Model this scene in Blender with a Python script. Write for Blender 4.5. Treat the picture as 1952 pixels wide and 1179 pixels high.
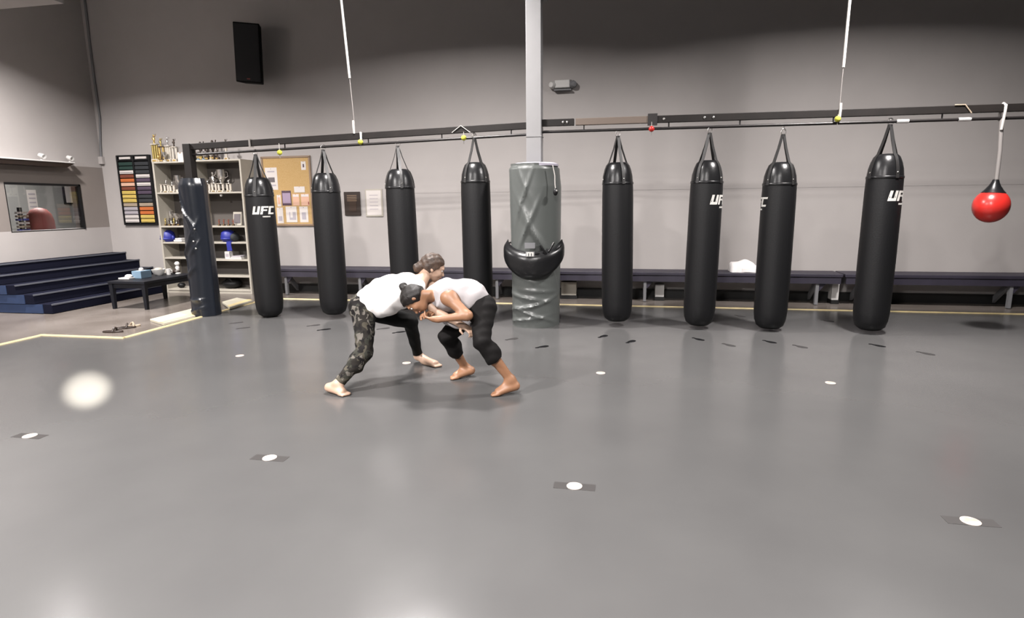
import bpy, math, random
import numpy as np
from mathutils import Vector, Matrix
random.seed(7); rng=np.random.default_rng(5)
for o in list(bpy.data.objects): bpy.data.objects.remove(o)
C=bpy.context.scene.collection
PI=math.pi
# ------------------------------------------------------------------ camera
W,H=1952,1179
FPX=1118.2; PITCH,YAW,ROLL=[math.radians(a) for a in (10.195,10.758,.632)]; CAMZ=1.55
def cam_axes():
    cy,sy=math.cos(YAW),math.sin(YAW);cp,sp=math.cos(PITCH),math.sin(PITCH)
    fwd=Vector((-sy*cp,cy*cp,-sp));right=Vector((cy,sy,0));down=fwd.cross(right)
    return math.cos(ROLL)*right+math.sin(ROLL)*down, -math.sin(ROLL)*right+math.cos(ROLL)*down, fwd
RX,DN,FW=cam_axes(); CAM=Vector((0,0,CAMZ))
cd=bpy.data.cameras.new('camera'); cam=bpy.data.objects.new('camera',cd); C.objects.link(cam)
cd.sensor_width=36; cd.lens=FPX/W*36; cd.clip_end=100
M3=Matrix((RX,-DN,-FW)).transposed().to_4x4(); M3.translation=CAM; cam.matrix_world=M3
bpy.context.scene.camera=cam
def ray(px,py): return RX*((px-W/2)/FPX)+DN*((py-H/2)/FPX)+FW
def at(px,py,Y): d=ray(px,py); return CAM+d*(Y/d.y)
def atx(px,py,X): d=ray(px,py); return CAM+d*(X/d.x)
def fl(px,py,z=0.0): d=ray(px,py); return CAM+d*((z-CAMZ)/d.z)
# ------------------------------------------------------------------ world, exposure
sc=bpy.context.scene
sc.view_settings.view_transform='Standard'; sc.view_settings.look='None'; sc.view_settings.gamma=1
sc.view_settings.use_curve_mapping=False; sc.view_settings.exposure=0.0
wd=bpy.data.worlds.new('world'); sc.world=wd; wd.use_nodes=True
wd.node_tree.nodes['Background'].inputs[0].default_value=(.6,.65,.75,1); wd.node_tree.nodes['Background'].inputs[1].default_value=0.02
# ceiling lamps of the hall: (x, y, z, watts, disc size, spread in degrees); lights and housings are built together
LAMPS=[(-7.9,6.5,4.55,480,.36,150),(-2.5,6.2,4.8,500,.42,158),(2.9,6.0,4.8,520,.42,158),
       (-5.6,0.6,4.75,1350,.42,164),(-.4,0.2,4.75,720,.42,164),
       (-2.6,-4.5,4.75,1150,.42,166)]
LCOL=(1.0,.955,.93)
# ------------------------------------------------------------------ materials
ALB=.62
def mat(name,col,rough=.5,metal=0.0,var=0.0,vscale=8.0,bump=0.0,bscale=40.0,col2=None,coat=0.0,spec=None,emit=None,alpha=None,trans=0.0,stretch=None):
    if not metal: col=tuple(c*ALB for c in col); col2=tuple(c*ALB for c in col2) if col2 else None
    m=bpy.data.materials.new(name); m.use_nodes=True; nt=m.node_tree; b=nt.nodes['Principled BSDF']
    b.inputs['Base Color'].default_value=(*col,1); b.inputs['Roughness'].default_value=rough; b.inputs['Metallic'].default_value=metal
    b.inputs['Coat Weight'].default_value=coat; b.inputs['Transmission Weight'].default_value=trans
    if spec is not None: b.inputs['Specular IOR Level'].default_value=spec
    if alpha is not None: b.inputs['Alpha'].default_value=alpha
    tc=None
    if var or bump or col2: 
        tc=nt.nodes.new('ShaderNodeTexCoord'); mp=nt.nodes.new('ShaderNodeMapping'); nt.links.new(tc.outputs['Object'],mp.inputs[0])
        if stretch: mp.inputs['Scale'].default_value=stretch
    if var or col2:
        n=nt.nodes.new('ShaderNodeTexNoise'); n.inputs['Scale'].default_value=vscale; n.inputs['Detail'].default_value=5
        nt.links.new(mp.outputs[0],n.inputs['Vector'])
        r=nt.nodes.new('ShaderNodeValToRGB'); c2=col2 or [min(1,c*(1+var)) for c in col]; c1=col if col2 else [c*(1-var) for c in col]
        r.color_ramp.elements[0].position=.35; r.color_ramp.elements[1].position=.65
        r.color_ramp.elements[0].color=(*c1,1); r.color_ramp.elements[1].color=(*c2,1)
        nt.links.new(n.outputs['Fac'],r.inputs[0]); nt.links.new(r.outputs[0],b.inputs['Base Color'])
    if bump:
        n2=nt.nodes.new('ShaderNodeTexNoise'); n2.inputs['Scale'].default_value=bscale; n2.inputs['Detail'].default_value=4
        nt.links.new(mp.outputs[0],n2.inputs['Vector'])
        bp=nt.nodes.new('ShaderNodeBump'); bp.inputs['Strength'].default_value=bump; bp.inputs['Distance'].default_value=.01
        nt.links.new(n2.outputs['Fac'],bp.inputs['Height']); nt.links.new(bp.outputs[0],b.inputs['Normal'])
    return m
M={}
M['wall']=mat('wall_paint',(.50,.465,.45),.75,var=.02,vscale=2.0,bump=.05,bscale=60)
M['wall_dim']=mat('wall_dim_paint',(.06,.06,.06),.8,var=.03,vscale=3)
M['band']=mat('taupe_paint',(.27,.235,.215),.75,var=.03,vscale=3)
M['ceil']=mat('charcoal_ceiling',(.028,.028,.03),.9,var=.1,vscale=3)
M['floor_b']=mat('brown_floor',(.16,.135,.118),.26,col2=(.23,.20,.18),vscale=1.5,bump=.04,bscale=8)
M['vinyl_w']=mat('white_panel',(.62,.59,.57),.6)
M['black']=mat('black_vinyl',(.006,.006,.007),.5,bump=.12,bscale=60,spec=.3)
M['cap']=mat('glossy_black_vinyl',(.010,.010,.011),.3,bump=.35,bscale=11,spec=.35)
M['strap']=mat('black_webbing',(.012,.011,.011),.55,bump=.2,bscale=200)
M['seam']=mat('wall_seam',(.43,.40,.388),.8)
M['lightwood']=mat('worn_brown_beam',(.16,.12,.095),.6)
M['steel']=mat('steel',(.62,.60,.58),.28,1.0)
M['beam']=mat('dark_bronze_beam',(.011,.008,.007),.6,0,var=.2,vscale=6,spec=.25)
M['pipe']=mat('black_pipe',(.012,.010,.010),.4,.3)
M['col']=mat('white_column',(.29,.286,.29),.5,var=.02)
M['pad']=mat('grey_vinyl',(.115,.124,.119),.33,bump=.15,bscale=9)
M['padtop']=mat('pale_lining',(.5,.47,.55),.6)
M['purple']=mat('purple_lining',(.10,.08,.22),.6)
M['navy']=mat('navy_vinyl',(.010,.013,.020),.28,bump=.2,bscale=12)
M['bench']=mat('purple_navy_bench',(.032,.027,.045),.55,var=.1)
M['grey']=mat('grey_paint',(.20,.20,.21),.5)
M['baseb']=mat('black_baseboard',(.006,.006,.006),.5)
M['yellow']=mat('yellow_edging',(.80,.64,.33),.5,var=.08)
M['ply']=mat('pale_board',(.60,.55,.42),.55,col2=(.70,.66,.55),vscale=3)
M['carpet']=mat('navy_carpet',(.011,.012,.024),1.0,bump=.3,bscale=250,spec=.05)
M['nosing']=mat('grey_nosing',(.10,.105,.13),.7)
M['bluep']=mat('blue_panel',(.016,.040,.115),.7,var=.08)
M['table']=mat('black_table',(.010,.011,.016),.5,spec=.25)
M['white']=mat('white_matte',(.75,.73,.71),.6)
M['towel']=mat('white_terry',(1.1,1.06,1.04),.95,bump=.5,bscale=120)
M['ltblue']=mat('light_blue',(.22,.34,.46),.55)
M['cream']=mat('cream_shelf',(.52,.48,.41),.6,var=.03)
M['shelfback']=mat('shelf_back',(.12,.105,.095),.8)
M['cork']=mat('cork',(.56,.36,.14),.9,col2=(.62,.41,.18),vscale=60,bump=.2,bscale=150)
M['woodf']=mat('wood_frame',(.30,.20,.13),.5)
M['brownd']=mat('dark_brown',(.035,.022,.017),.4)
M['gold']=mat('gold',(.80,.58,.22),.25,1.0)
M['goldd']=mat('dull_gold',(.42,.33,.12),.35,.8)
M['silver']=mat('silver',(.72,.70,.68),.25,1.0)
M['marble']=mat('trophy_marble',(.62,.55,.46),.35,col2=(.75,.70,.62),vscale=30)
M['walnut']=mat('trophy_walnut',(.05,.028,.018),.4)
M['red']=mat('red_vinyl',(.62,.028,.022),.28)
M['redd']=mat('dull_red',(.30,.045,.035),.6)
M['tennis']=mat('tennis_felt',(.62,.60,.06),.9,bump=.4,bscale=200)
M['rope']=mat('pale_rope',(.58,.55,.52),.8)
M['greyrope']=mat('grey_rope',(.25,.23,.22),.8)
M['spk']=mat('speaker_black',(.004,.004,.004),.8,spec=.1)
M['marker']=mat('floor_dot',(.62,.40,.30),.4,col2=(.70,.58,.50),vscale=18)
M['rim']=mat('floor_dot_rim',(.70,.60,.53),.4)
M['tape']=mat('clear_tape',(.062,.058,.057),.5,spec=.15)
M['foot']=mat('black_footprint',(.008,.008,.009),.9,spec=.05)
M['footg']=mat('worn_footprint',(.05,.047,.047),.9,spec=.1)
M['glass']=mat('window_glass',(1.6,1.6,1.6),.02,trans=1.0)
M['room']=mat('far_room_paint',(.36,.36,.35),.8)
M['blue']=mat('royal_blue',(.02,.03,.30),.5)
M['lino']=mat('paper_grey',(.5,.46,.5),.8)
M['paper']=mat('paper',(.80,.74,.71),.8)
M['peach']=mat('peach_paper',(.82,.50,.36),.8)
M['plum']=mat('plum_print',(.09,.05,.08),.8)
M['mauve']=mat('mauve_print',(.42,.32,.44),.8)
M['ink']=mat('ink',(.16,.14,.15),.8)
M['green']=mat('dark_green',(.012,.045,.035),.7)
M['orange']=mat('orange_belt',(.62,.16,.035),.8)
M['rust']=mat('rust_belt',(.22,.055,.025),.8)
M['yelb']=mat('yellow_belt',(.80,.58,.13),.8)
M['purb']=mat('purple_belt',(.09,.06,.10),.8)
M['tanb']=mat('tan_belt',(.42,.33,.24),.8)
M['char']=mat('charcoal_belt',(.03,.033,.038),.8)
M['skinA']=mat('skin_fair',(.60,.40,.29),.5,var=.04,vscale=6)
M['skinB']=mat('skin_tan',(.36,.178,.095),.48,var=.05,vscale=6)
M['hairA']=mat('brown_hair',(.035,.018,.010),.55,col2=(.085,.045,.024),vscale=18,bump=.5,bscale=70,stretch=(1,4,1))
M['hairB']=mat('black_hair',(.010,.007,.006),.5,spec=.3,bump=.4,bscale=70,stretch=(1,4,1))
M['tee']=mat('white_cotton',(1.22,1.17,1.15),.9,bump=.25,bscale=18)
M['tank']=mat('light_grey_cotton',(.52,.49,.50),.9,var=.05,vscale=4,bump=.25,bscale=16)
M['legB']=mat('black_leggings',(.008,.007,.007),.8,spec=.15,bump=.2,bscale=14)
M['legAi']=mat('black_inner_leg',(.008,.008,.008),.8,spec=.15,bump=.2,bscale=14)
M['eyew']=mat('eye_white',(.8,.78,.75),.3); M['lip']=mat('lip',(.45,.18,.15),.5)
M['logo']=mat('white_print',(.74,.72,.68),.5)
M['alu']=mat('lamp_aluminium',(.5,.5,.5),.4,1.0)
def camo():
    m=bpy.data.materials.new('camo_leggings'); m.use_nodes=True; nt=m.node_tree; b=nt.nodes['Principled BSDF']; b.inputs['Roughness'].default_value=.85; b.inputs['Specular IOR Level'].default_value=.15
    tc=nt.nodes.new('ShaderNodeTexCoord'); prev=None
    for k,(off,sc_,th,c) in enumerate(((0,9,.50,(.028,.028,.023)),(7,12,.54,(.058,.052,.040)),(13,11,.53,(.010,.009,.009)),(23,16,.60,(.11,.10,.088)))):
        mp=nt.nodes.new('ShaderNodeMapping'); mp.inputs['Location'].default_value=(off,off*.7,-off); nt.links.new(tc.outputs['Object'],mp.inputs[0])
        n=nt.nodes.new('ShaderNodeTexNoise'); n.inputs['Scale'].default_value=sc_; n.inputs['Detail'].default_value=2; n.inputs['Distortion'].default_value=.9
        nt.links.new(mp.outputs[0],n.inputs['Vector'])
        r=nt.nodes.new('ShaderNodeValToRGB'); r.color_ramp.elements[0].position=th-.01; r.color_ramp.elements[1].position=th+.01; nt.links.new(n.outputs['Fac'],r.inputs[0])
        x=nt.nodes.new('ShaderNodeMix'); x.data_type='RGBA'; nt.links.new(r.outputs[0],x.inputs[0])
        if prev is None: x.inputs[6].default_value=(.018,.016,.014,1)
        else: nt.links.new(prev,x.inputs[6])
        x.inputs[7].default_value=(*c,1); prev=x.outputs[2]
    nt.links.new(prev,b.inputs['Base Color']); return m
M['camo']=camo()
def matfloor():
    m=bpy.data.materials.new('grey_mat_vinyl'); m.use_nodes=True; nt=m.node_tree; b=nt.nodes['Principled BSDF']
    tc=nt.nodes.new('ShaderNodeTexCoord')
    n=nt.nodes.new('ShaderNodeTexNoise'); n.inputs['Scale'].default_value=1.1; n.inputs['Detail'].default_value=6
    nt.links.new(tc.outputs['Object'],n.inputs['Vector'])
    r=nt.nodes.new('ShaderNodeValToRGB'); r.color_ramp.elements[0].position=.3; r.color_ramp.elements[1].position=.7
    r.color_ramp.elements[0].color=(.060,.059,.059,1); r.color_ramp.elements[1].color=(.070,.069,.0685,1)
    nt.links.new(n.outputs['Fac'],r.inputs[0]); nt.links.new(r.outputs[0],b.inputs['Base Color'])
    b.inputs['Specular IOR Level'].default_value=.22
    n3=nt.nodes.new('ShaderNodeTexNoise'); n3.inputs['Scale'].default_value=2.3; n3.inputs['Detail'].default_value=4
    nt.links.new(tc.outputs['Object'],n3.inputs['Vector'])
    mr=nt.nodes.new('ShaderNodeMapRange'); mr.inputs[1].default_value=.3; mr.inputs[2].default_value=.7; mr.inputs[3].default_value=.18; mr.inputs[4].default_value=.24
    nt.links.new(n3.outputs['Fac'],mr.inputs[0]); nt.links.new(mr.outputs[0],b.inputs['Roughness'])
    n2=nt.nodes.new('ShaderNodeTexNoise'); n2.inputs['Scale'].default_value=5; n2.inputs['Detail'].default_value=3
    nt.links.new(tc.outputs['Object'],n2.inputs['Vector'])
    bp=nt.nodes.new('ShaderNodeBump'); bp.inputs['Strength'].default_value=.05; bp.inputs['Distance'].default_value=.01
    nt.links.new(n2.outputs['Fac'],bp.inputs['Height']); nt.links.new(bp.outputs[0],b.inputs['Normal'])
    return m
M['mat']=matfloor()
# ------------------------------------------------------------------ mesh helpers
WL={}                                             # world location of unrotated roots
def tag(o,label,cat,group=None,kind=None):
    if label: o['label']=label
    if cat: o['category']=cat
    if group: o['group']=group
    if kind: o['kind']=kind
    return o
def thing(name,label,cat,loc=(0,0,0),group=None,rotz=0.0):
    o=bpy.data.objects.new(name,None); C.objects.link(o); o.location=loc; o.rotation_euler=(0,0,rotz); o.empty_display_size=.1
    WL[o.name]=Vector(loc); return tag(o,label,cat,group)
class MB:
    def __init__(s): s.v=[]; s.f=[]; s.m=[]; s.slot=0
    def add(s,vs,fs):
        n=len(s.v); s.v+= [tuple(p) for p in vs]; s.f+=[tuple(i+n for i in f) for f in fs]; s.m+=[s.slot]*len(fs); return s
    def box(s,c,d,R=None):
        x,y,z=[k/2 for k in d]; c=Vector(c)
        P=[Vector((i*x,j*y,k*z)) for k in (-1,1) for j in (-1,1) for i in (-1,1)]
        if R: P=[R@p for p in P]
        return s.add([c+p for p in P],[(0,2,3,1),(4,5,7,6),(0,1,5,4),(2,6,7,3),(0,4,6,2),(1,3,7,5)])
    def hexa(s,P): # 8 corner points: bottom 4 ccw, top 4 ccw
        return s.add(P,[(3,2,1,0),(4,5,6,7),(0,1,5,4),(1,2,6,5),(2,3,7,6),(3,0,4,7)])
    def prism(s,pts,z0,z1,ax=2,R=None,o=(0,0,0)):
        n=len(pts); o=Vector(o); P=[]
        for z in (z0,z1):
            for a,b in pts:
                p=Vector((a,b,z)) if ax==2 else (Vector((a,z,b)) if ax==1 else Vector((z,a,b)))
                P.append((R@p if R else p)+o)
        return s.add(P,[tuple(range(n-1,-1,-1)),tuple(range(n,2*n))]+[(i,(i+1)%n,(i+1)%n+n,i+n) for i in range(n)])
    def tube(s,path,r,n=10,caps=True):
        path=[Vector(p) for p in path]; k=len(path); rs=r if isinstance(r,(list,tuple)) else [r]*k
        P=[]; up=None
        for i,p in enumerate(path):
            t=(path[min(i+1,k-1)]-path[max(i-1,0)]).normalized()
            if up is None: up=t.orthogonal().normalized()
            a=(up-t*up.dot(t)).normalized(); b=t.cross(a); up=a
            P+=[p+(a*math.cos(2*PI*j/n)+b*math.sin(2*PI*j/n))*rs[i] for j in range(n)]
        F=[(i*n+j,i*n+(j+1)%n,(i+1)*n+(j+1)%n,(i+1)*n+j) for i in range(k-1) for j in range(n)]
        if caps: F+=[tuple(range(n-1,-1,-1)),tuple((k-1)*n+j for j in range(n))]
        return s.add(P,F)
    def lathe(s,prof,n=24,c=(0,0,0),R=None):
        c=Vector(c); P=[]; F=[]; k=len(prof)
        for r,z in prof:
            for j in range(n):
                p=Vector((r*math.cos(2*PI*j/n),r*math.sin(2*PI*j/n),z)); P.append(c+(R@p if R else p))
        F=[(i*n+j,i*n+(j+1)%n,(i+1)*n+(j+1)%n,(i+1)*n+j) for i in range(k-1) for j in range(n)]
        F+=[tuple(range(n-1,-1,-1)),tuple((k-1)*n+j for j in range(n))]
        return s.add(P,F)
    def ball(s,c,r,n=14,R=None):
        r=r if isinstance(r,(list,tuple)) else (r,r,r); c=Vector(c); m=n//2+1; P=[]; 
        for i in range(m+1):
            t=PI*i/m
            for j in range(n):
                q=2*PI*j/n; p=Vector((r[0]*math.sin(t)*math.cos(q),r[1]*math.sin(t)*math.sin(q),-r[2]*math.cos(t)))
                P.append(c+(R@p if R else p))
        return s.add(P,[(i*n+j,i*n+(j+1)%n,(i+1)*n+(j+1)%n,(i+1)*n+j) for i in range(m) for j in range(n)])
    def strip(s,path,wdir,w,t):   # flat strap along a path; wdir = width direction per point or one
        path=[Vector(p) for p in path]; P=[]; k=len(path)
        for i,p in enumerate(path):
            tg=(path[min(i+1,k-1)]-path[max(i-1,0)]).normalized(); wv=Vector(wdir).normalized(); nn=tg.cross(wv).normalized()
            P+=[p+wv*w/2+nn*t/2,p-wv*w/2+nn*t/2,p-wv*w/2-nn*t/2,p+wv*w/2-nn*t/2]
        F=[(i*4+j,i*4+(j+1)%4,(i+1)*4+(j+1)%4,(i+1)*4+j) for i in range(k-1) for j in range(4)]+[(3,2,1,0),(4*k-4,4*k-3,4*k-2,4*k-1)]
        return s.add(P,F)
    def build(s,name,m,parent=None,world=False,smooth=None,bevel=0.0,loc=None,label=None,seg=2):
        me=bpy.data.meshes.new(name); vs=s.v
        off=Vector((0,0,0))
        if world and parent is not None: off=WL[parent.name]
        if loc is not None: off=Vector(loc)
        if off.length>0: vs=[(p[0]-off.x,p[1]-off.y,p[2]-off.z) for p in vs]
        me.from_pydata(vs,[],s.f); 
        ms=m if isinstance(m,(list,tuple)) else [m]
        for q in ms: me.materials.append(M[q] if isinstance(q,str) else q)
        if len(ms)>1: me.polygons.foreach_set('material_index',s.m)
        me.validate(clean_customdata=False)
        import bmesh
        bm=bmesh.new(); bm.from_mesh(me); bmesh.ops.recalc_face_normals(bm,faces=bm.faces); bm.to_mesh(me); bm.free()
        if smooth is not None:
            me.polygons.foreach_set('use_smooth',[True]*len(me.polygons)); me.set_sharp_from_angle(angle=math.radians(smooth))
        o=bpy.data.objects.new(name,me); C.objects.link(o)
        if bevel:
            b=o.modifiers.new('bevel','BEVEL'); b.width=bevel; b.segments=seg; b.limit_method='ANGLE'
        if parent is not None: o.parent=parent; WL[o.name]=WL.get(parent.name,Vector((0,0,0)))
        elif loc is not None: o.location=loc; WL[o.name]=Vector(loc)
        if label: o['label']=label
        return o
def box1(c,d,name,m,parent=None,**k): return MB().box(c,d).build(name,m,parent,**k)
def struct(o): o['kind']='structure'; return o
def copy_tree(o,parent=None):
    c=o.copy(); C.objects.link(c); c.parent=parent
    for ch in list(o.children): copy_tree(ch,c)
    return c
# ------------------------------------------------------------------ the room
XL,XR,YB,YF,ZC=-9.8,8.2,9.85,-7.5,5.3
struct(MB().box(((XL+XR)/2,(YB+YF)/2,-.11),(XR-XL+.4,YB-YF+.4,.2)).build('floor','floor_b'))
struct(MB().box(((XL+XR)/2,YB+.1,ZC/2),(XR-XL+.4,.2,ZC)).build('wall_back','wall'))
struct(MB().box((XR+.1,(YB+YF)/2,ZC/2),(.2,YB-YF,ZC)).build('wall_right','wall_dim'))
struct(MB().box(((XL+XR)/2,YF-.1,ZC/2),(XR-XL+.4,.2,ZC)).build('wall_front','wall_dim'))
struct(MB().box(((XL+XR)/2,(YB+YF)/2,ZC+.05),(XR-XL+.4,YB-YF+.4,.1)).build('ceiling','ceil'))
# left wall with the opening of an inside window
wy0,wy1=atx(15,400,XL).y,atx(158,400,XL).y; wz1,wz0=atx(90,350,XL).z,atx(90,440,XL).z
bz0,bz1=atx(100,438,XL).z,atx(70,312,XL).z
def lw(y0,y1,z0,z1,mb): mb.box((XL-.1,(y0+y1)/2,(z0+z1)/2),(.2,y1-y0,z1-z0))
b=MB(); lw(YF,YB,bz1,ZC,b); wl=struct(b.build('wall_left','wall'))
b=MB(); lw(YF,YB,0,bz0,b); b.build('lower_panel','wall',wl)
b=MB(); lw(YF,wy0,bz0,bz1,b); lw(wy1,YB,bz0,bz1,b)
if wz0>bz0+.005: lw(wy0,wy1,bz0,wz0,b)
lw(wy0,wy1,wz1,bz1,b); b.build('taupe_band','band',wl)
# window: frame, pane, small room behind
b=MB(); t=.035
b.box((XL-.03,(wy0+wy1)/2,wz1-t/2),(.09,wy1-wy0,t)).box((XL-.03,wy1-t/2,(wz0+wz1)/2),(.09,t,wz1-wz0)).box((XL-.03,(wy0+wy1)/2,wz0+.006),(.07,wy1-wy0,.012)).box((XL-.03,wy0+.006,(wz0+wz1)/2),(.07,.012,wz1-wz0))
w1=struct(b.build('window_1','black'))
box1((XL-.02,(wy0+wy1)/2,(wz0+wz1)/2),(.006,wy1-wy0-.02,wz1-wz0-.02),'pane','glass',w1)
yb0,yb1=wy0-1.6,wy1+3.4
for nm,c,d in (('wall_far_left',(XL-2.6,(yb0+yb1)/2,1.3),(.1,yb1-yb0,2.6)),('wall_far_front',(XL-1.4,yb0,1.3),(2.4,.1,2.6)),('wall_far_back',(XL-1.4,yb1,1.3),(2.4,.1,2.6)),('ceiling_far',(XL-1.4,(yb0+yb1)/2,2.65),(2.5,yb1-yb0,.1)),('floor_far',(XL-1.4,(yb0+yb1)/2,-.05),(2.5,yb1-yb0,.1))):
    struct(MB().box(c,d).build(nm,'room'))
if YB<yb1: struct(MB().box((XL-.1,(YB+yb1)/2,1.3),(.2,yb1-YB,2.6)).build('wall_far_right','room'))
ld=bpy.data.lights.new('office_tube','AREA'); ld.energy=85; ld.shape='RECTANGLE'; ld.size=1.2; ld.size_y=.2; ld.color=(1,.96,.92)
lo=bpy.data.objects.new('office_tube',ld); C.objects.link(lo); lo.location=(XL-1.2,(yb0+yb1)/2,2.58)
# far-room things seen through the window
def behind(px,py,X): return atx(px,py,X)
p0,p1=behind(118,352,XL-2.53),behind(147,390,XL-2.53)
t_=thing('framed_notice','black framed white notice on the wall beyond the window','picture',((XL-2.53),(p0.y+p1.y)/2,(p0.z+p1.z)/2))
cw,chh=abs(p1.y-p0.y),abs(p0.z-p1.z)
box1((0,0,0),(.04,cw,chh),'frame','black',t_); box1((.022,0,0),(.006,cw*.8,chh*.82),'sheet','paper',t_)
p0,p1=behind(50,362,XL-2.53),behind(74,402,XL-2.53)
t_=thing('wall_sheet','pale lined sheet pinned on the wall beyond the window','sheet',(XL-2.54,(p0.y+p1.y)/2,(p0.z+p1.z)/2))
cw,chh=abs(p1.y-p0.y),abs(p0.z-p1.z); box1((0,0,0),(.01,cw,chh),'sheet','paper',t_)
for k in range(4): box1((.007,0,chh*(.3-.2*k)),(.004,cw*.7,.03),'printed_line','lino',t_)
q=behind(80,444,XL-.75)
MBx=MB(); MBx.lathe([(.02,.0),(.19,.01),(.215,.15),(.21,.34),(.18,.46),(.12,.54),(.05,.57),(.01,.575)],24)
rb=thing('red_punching_dummy','red rounded padded dummy standing beyond the window','dummy',(q.x,q.y,0))
MBx2=MB().lathe([(.01,0),(.28,0),(.28,.08),(.06,.1),(.06,q.z-.02),(.01,q.z-.02)],20); MBx2.build('base','black',rb,smooth=35)
MBx.build('padded_torso','redd',rb,smooth=40).location=(0,0,q.z-.12)
q2=behind(43,440,XL-.55)
t_=thing('belt_stand','stand hung with blue and white striped belts beyond the window','rack',(q2.x,q2.y,0))
box1((0,0,(q2.z+.4)/2),(.05,.05,q2.z+.4),'post','black',t_); box1((0,0,.02),(.3,.3,.04),'foot','black',t_)
for k in range(7): box1((.03,0,q2.z-.05+.06*k),(.05,.20,.034),'belt',['paper','blue','tanb'][k%3],t_)
# ledge on the left wall
e0,e1=atx(0,300,XL+.25),atx(143,318,XL+.25)
lg=thing('wall_ledge','long white-topped brown ledge above the inside window','ledge',(XL+.003,6.0,bz1))
ly0,ly1=3.0,e1.y
MB().box((XL+.13,(ly0+ly1)/2,bz1+.035),(.26,ly1-ly0,.02)).build('ledge_top','white',lg,world=True,bevel=.004)
MB().hexa([(XL+.0,ly0,bz1-.05),(XL+.22,ly0,bz1-.05),(XL+.22,ly1-.12,bz1-.05),(XL+.0,ly1-.3,bz1-.05),(XL+.0,ly0,bz1+.024),(XL+.25,ly0,bz1+.024),(XL+.25,ly1,bz1+.024),(XL+.0,ly1,bz1+.024)]).build('valance','brownd',lg,world=True)
for k,(px,l) in enumerate(((79,'small white spotlight on the ledge above the glass'),(132,'small white spotlight at the free end of the ledge'))):
    y=atx(px,300,XL+.14).y; s_=thing('ledge_spotlight',l,'spotlight',(XL+.14,y,bz1+.046),group='spotlights on the ledge')
    MB().lathe([(.003,0),(.03,0),(.03,.012),(.012,.016),(.012,.05),(.003,.05)],14).build('stem','white',s_,smooth=40)
    MB().lathe([(.005,-.05),(.035,-.045),(.042,.01),(.042,.05),(.03,.05),(.005,.03)],16,c=(.01,0,.075),R=Matrix.Rotation(1.9,3,'Y')).build('lamp_head','white',s_,smooth=40)
# conduit down the corner
cp=[at(158,0,YB-.06),at(166,70,YB-.06),at(176,150,YB-.06),at(187,225,YB-.06),at(188,275,YB-.06),at(190,306,YB-.06)]
cp=[Vector((p.x,YB-.022,p.z)) for p in cp]; cp.insert(0,Vector((cp[0].x,YB-.022,ZC-.02)))
t_=thing('corner_conduit','thin grey conduit running down the corner to a junction box','conduit',(cp[-1].x,YB-.022,cp[-1].z))
MB().tube(cp,.02,10).build('pipe','grey',t_,world=True,smooth=40)
MB().box(cp[-1]+Vector((0,-.01,0)),(.11,.06,.14)).build('junction_box','wall',t_,world=True,bevel=.006)
# baseboards
struct(MB().box((.9,YB-.012,.055),(14.6,.024,.16)).build('baseboard_back','baseb'))
# ceiling beam whose pale end shows in the top left corner
p=at(0,6,6.2); struct(MB().box((p.x-.4,6.2,p.z+.14),(2.2,.35,.28)).build('trim_1','wall'))
# wall panel seam line
sz=at(1500,358,YB).z
struct(MB().box((2.2,YB-.0015,sz),(11.9,.003,.006)).build('trim_2','seam'))
# ------------------------------------------------------------------ training mat with yellow edging
MT=.03
mx,my,mxl,mye=-5.91,5.92,-7.08,8.93
poly=[(mxl,YF+.6),(XR-.3,YF+.6),(XR-.3,mye),(mx,mye),(mx,my),(mxl,my)]
tm=thing('training_mat','grey glossy vinyl training mat with yellow edging covering the hall floor','mat',(0,0,-.01))
MB().prism(poly,-.009,0.0).build('mat_surface','mat',tm,world=True)
def edge(a,b_,w=.05):
    a=Vector((*a,0)); b_=Vector((*b_,0)); d=(b_-a).normalized(); n=Vector((-d.y,d.x,0))
    P=[a-n*w/2,b_-n*w/2,b_+n*w/2,a+n*w/2]
    m=MB().hexa([p+Vector((0,0,-.009)) for p in P]+[p+n*(.012 if i<2 else -.012)+Vector((0,0,.012)) for i,p in enumerate(P)])
    m.build('edge_strip','yellow',tm,world=True)
edge((XR-.3,mye),(mx-.025,mye)); edge((mx,mye-.03),(mx,my-.0)); edge((mx+.02,my),(mxl-.025,my)); edge((mxl,my-.03),(mxl,YF+.6))
# loose boards at the mat edge
def plank(pts,h,label,m,m2,z0=-.01):
    h+=z0+.01; c=sum(pts,Vector())/4; t=thing('edge_board',label,'board',(c.x,c.y,z0),group='loose boards by the mat edge')
    P=[Vector((p.x,p.y,0)) for p in pts]
    MB().hexa([p+Vector((0,0,z0)) for p in P]+[p+Vector((0,0,h)) for p in P]).build('board',m,t,world=True,bevel=.006)
    a,bq,cq,dq=P; f=.72
    MB().hexa([p+Vector((0,0,h)) for p in (a.lerp(dq,f),bq.lerp(cq,f),cq.lerp(bq,.04),dq.lerp(a,.04))]+[p+Vector((0,0,h+.004)) for p in (a.lerp(dq,f),bq.lerp(cq,f),cq.lerp(bq,.04),dq.lerp(a,.04))]).build('yellow_stripe',m2,t,world=True)
plank([fl(286,612),fl(372,590),fl(402,597),fl(312,620)],.025,'long pale board with yellow stripe at the mat edge beside the padded post','ply','yellow')
plank([fl(424,581),fl(452,573),fl(482,578),fl(438,592)],.025,'short yellowish board between the padded post and the logo bag','ply','yellow',.013)
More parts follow.
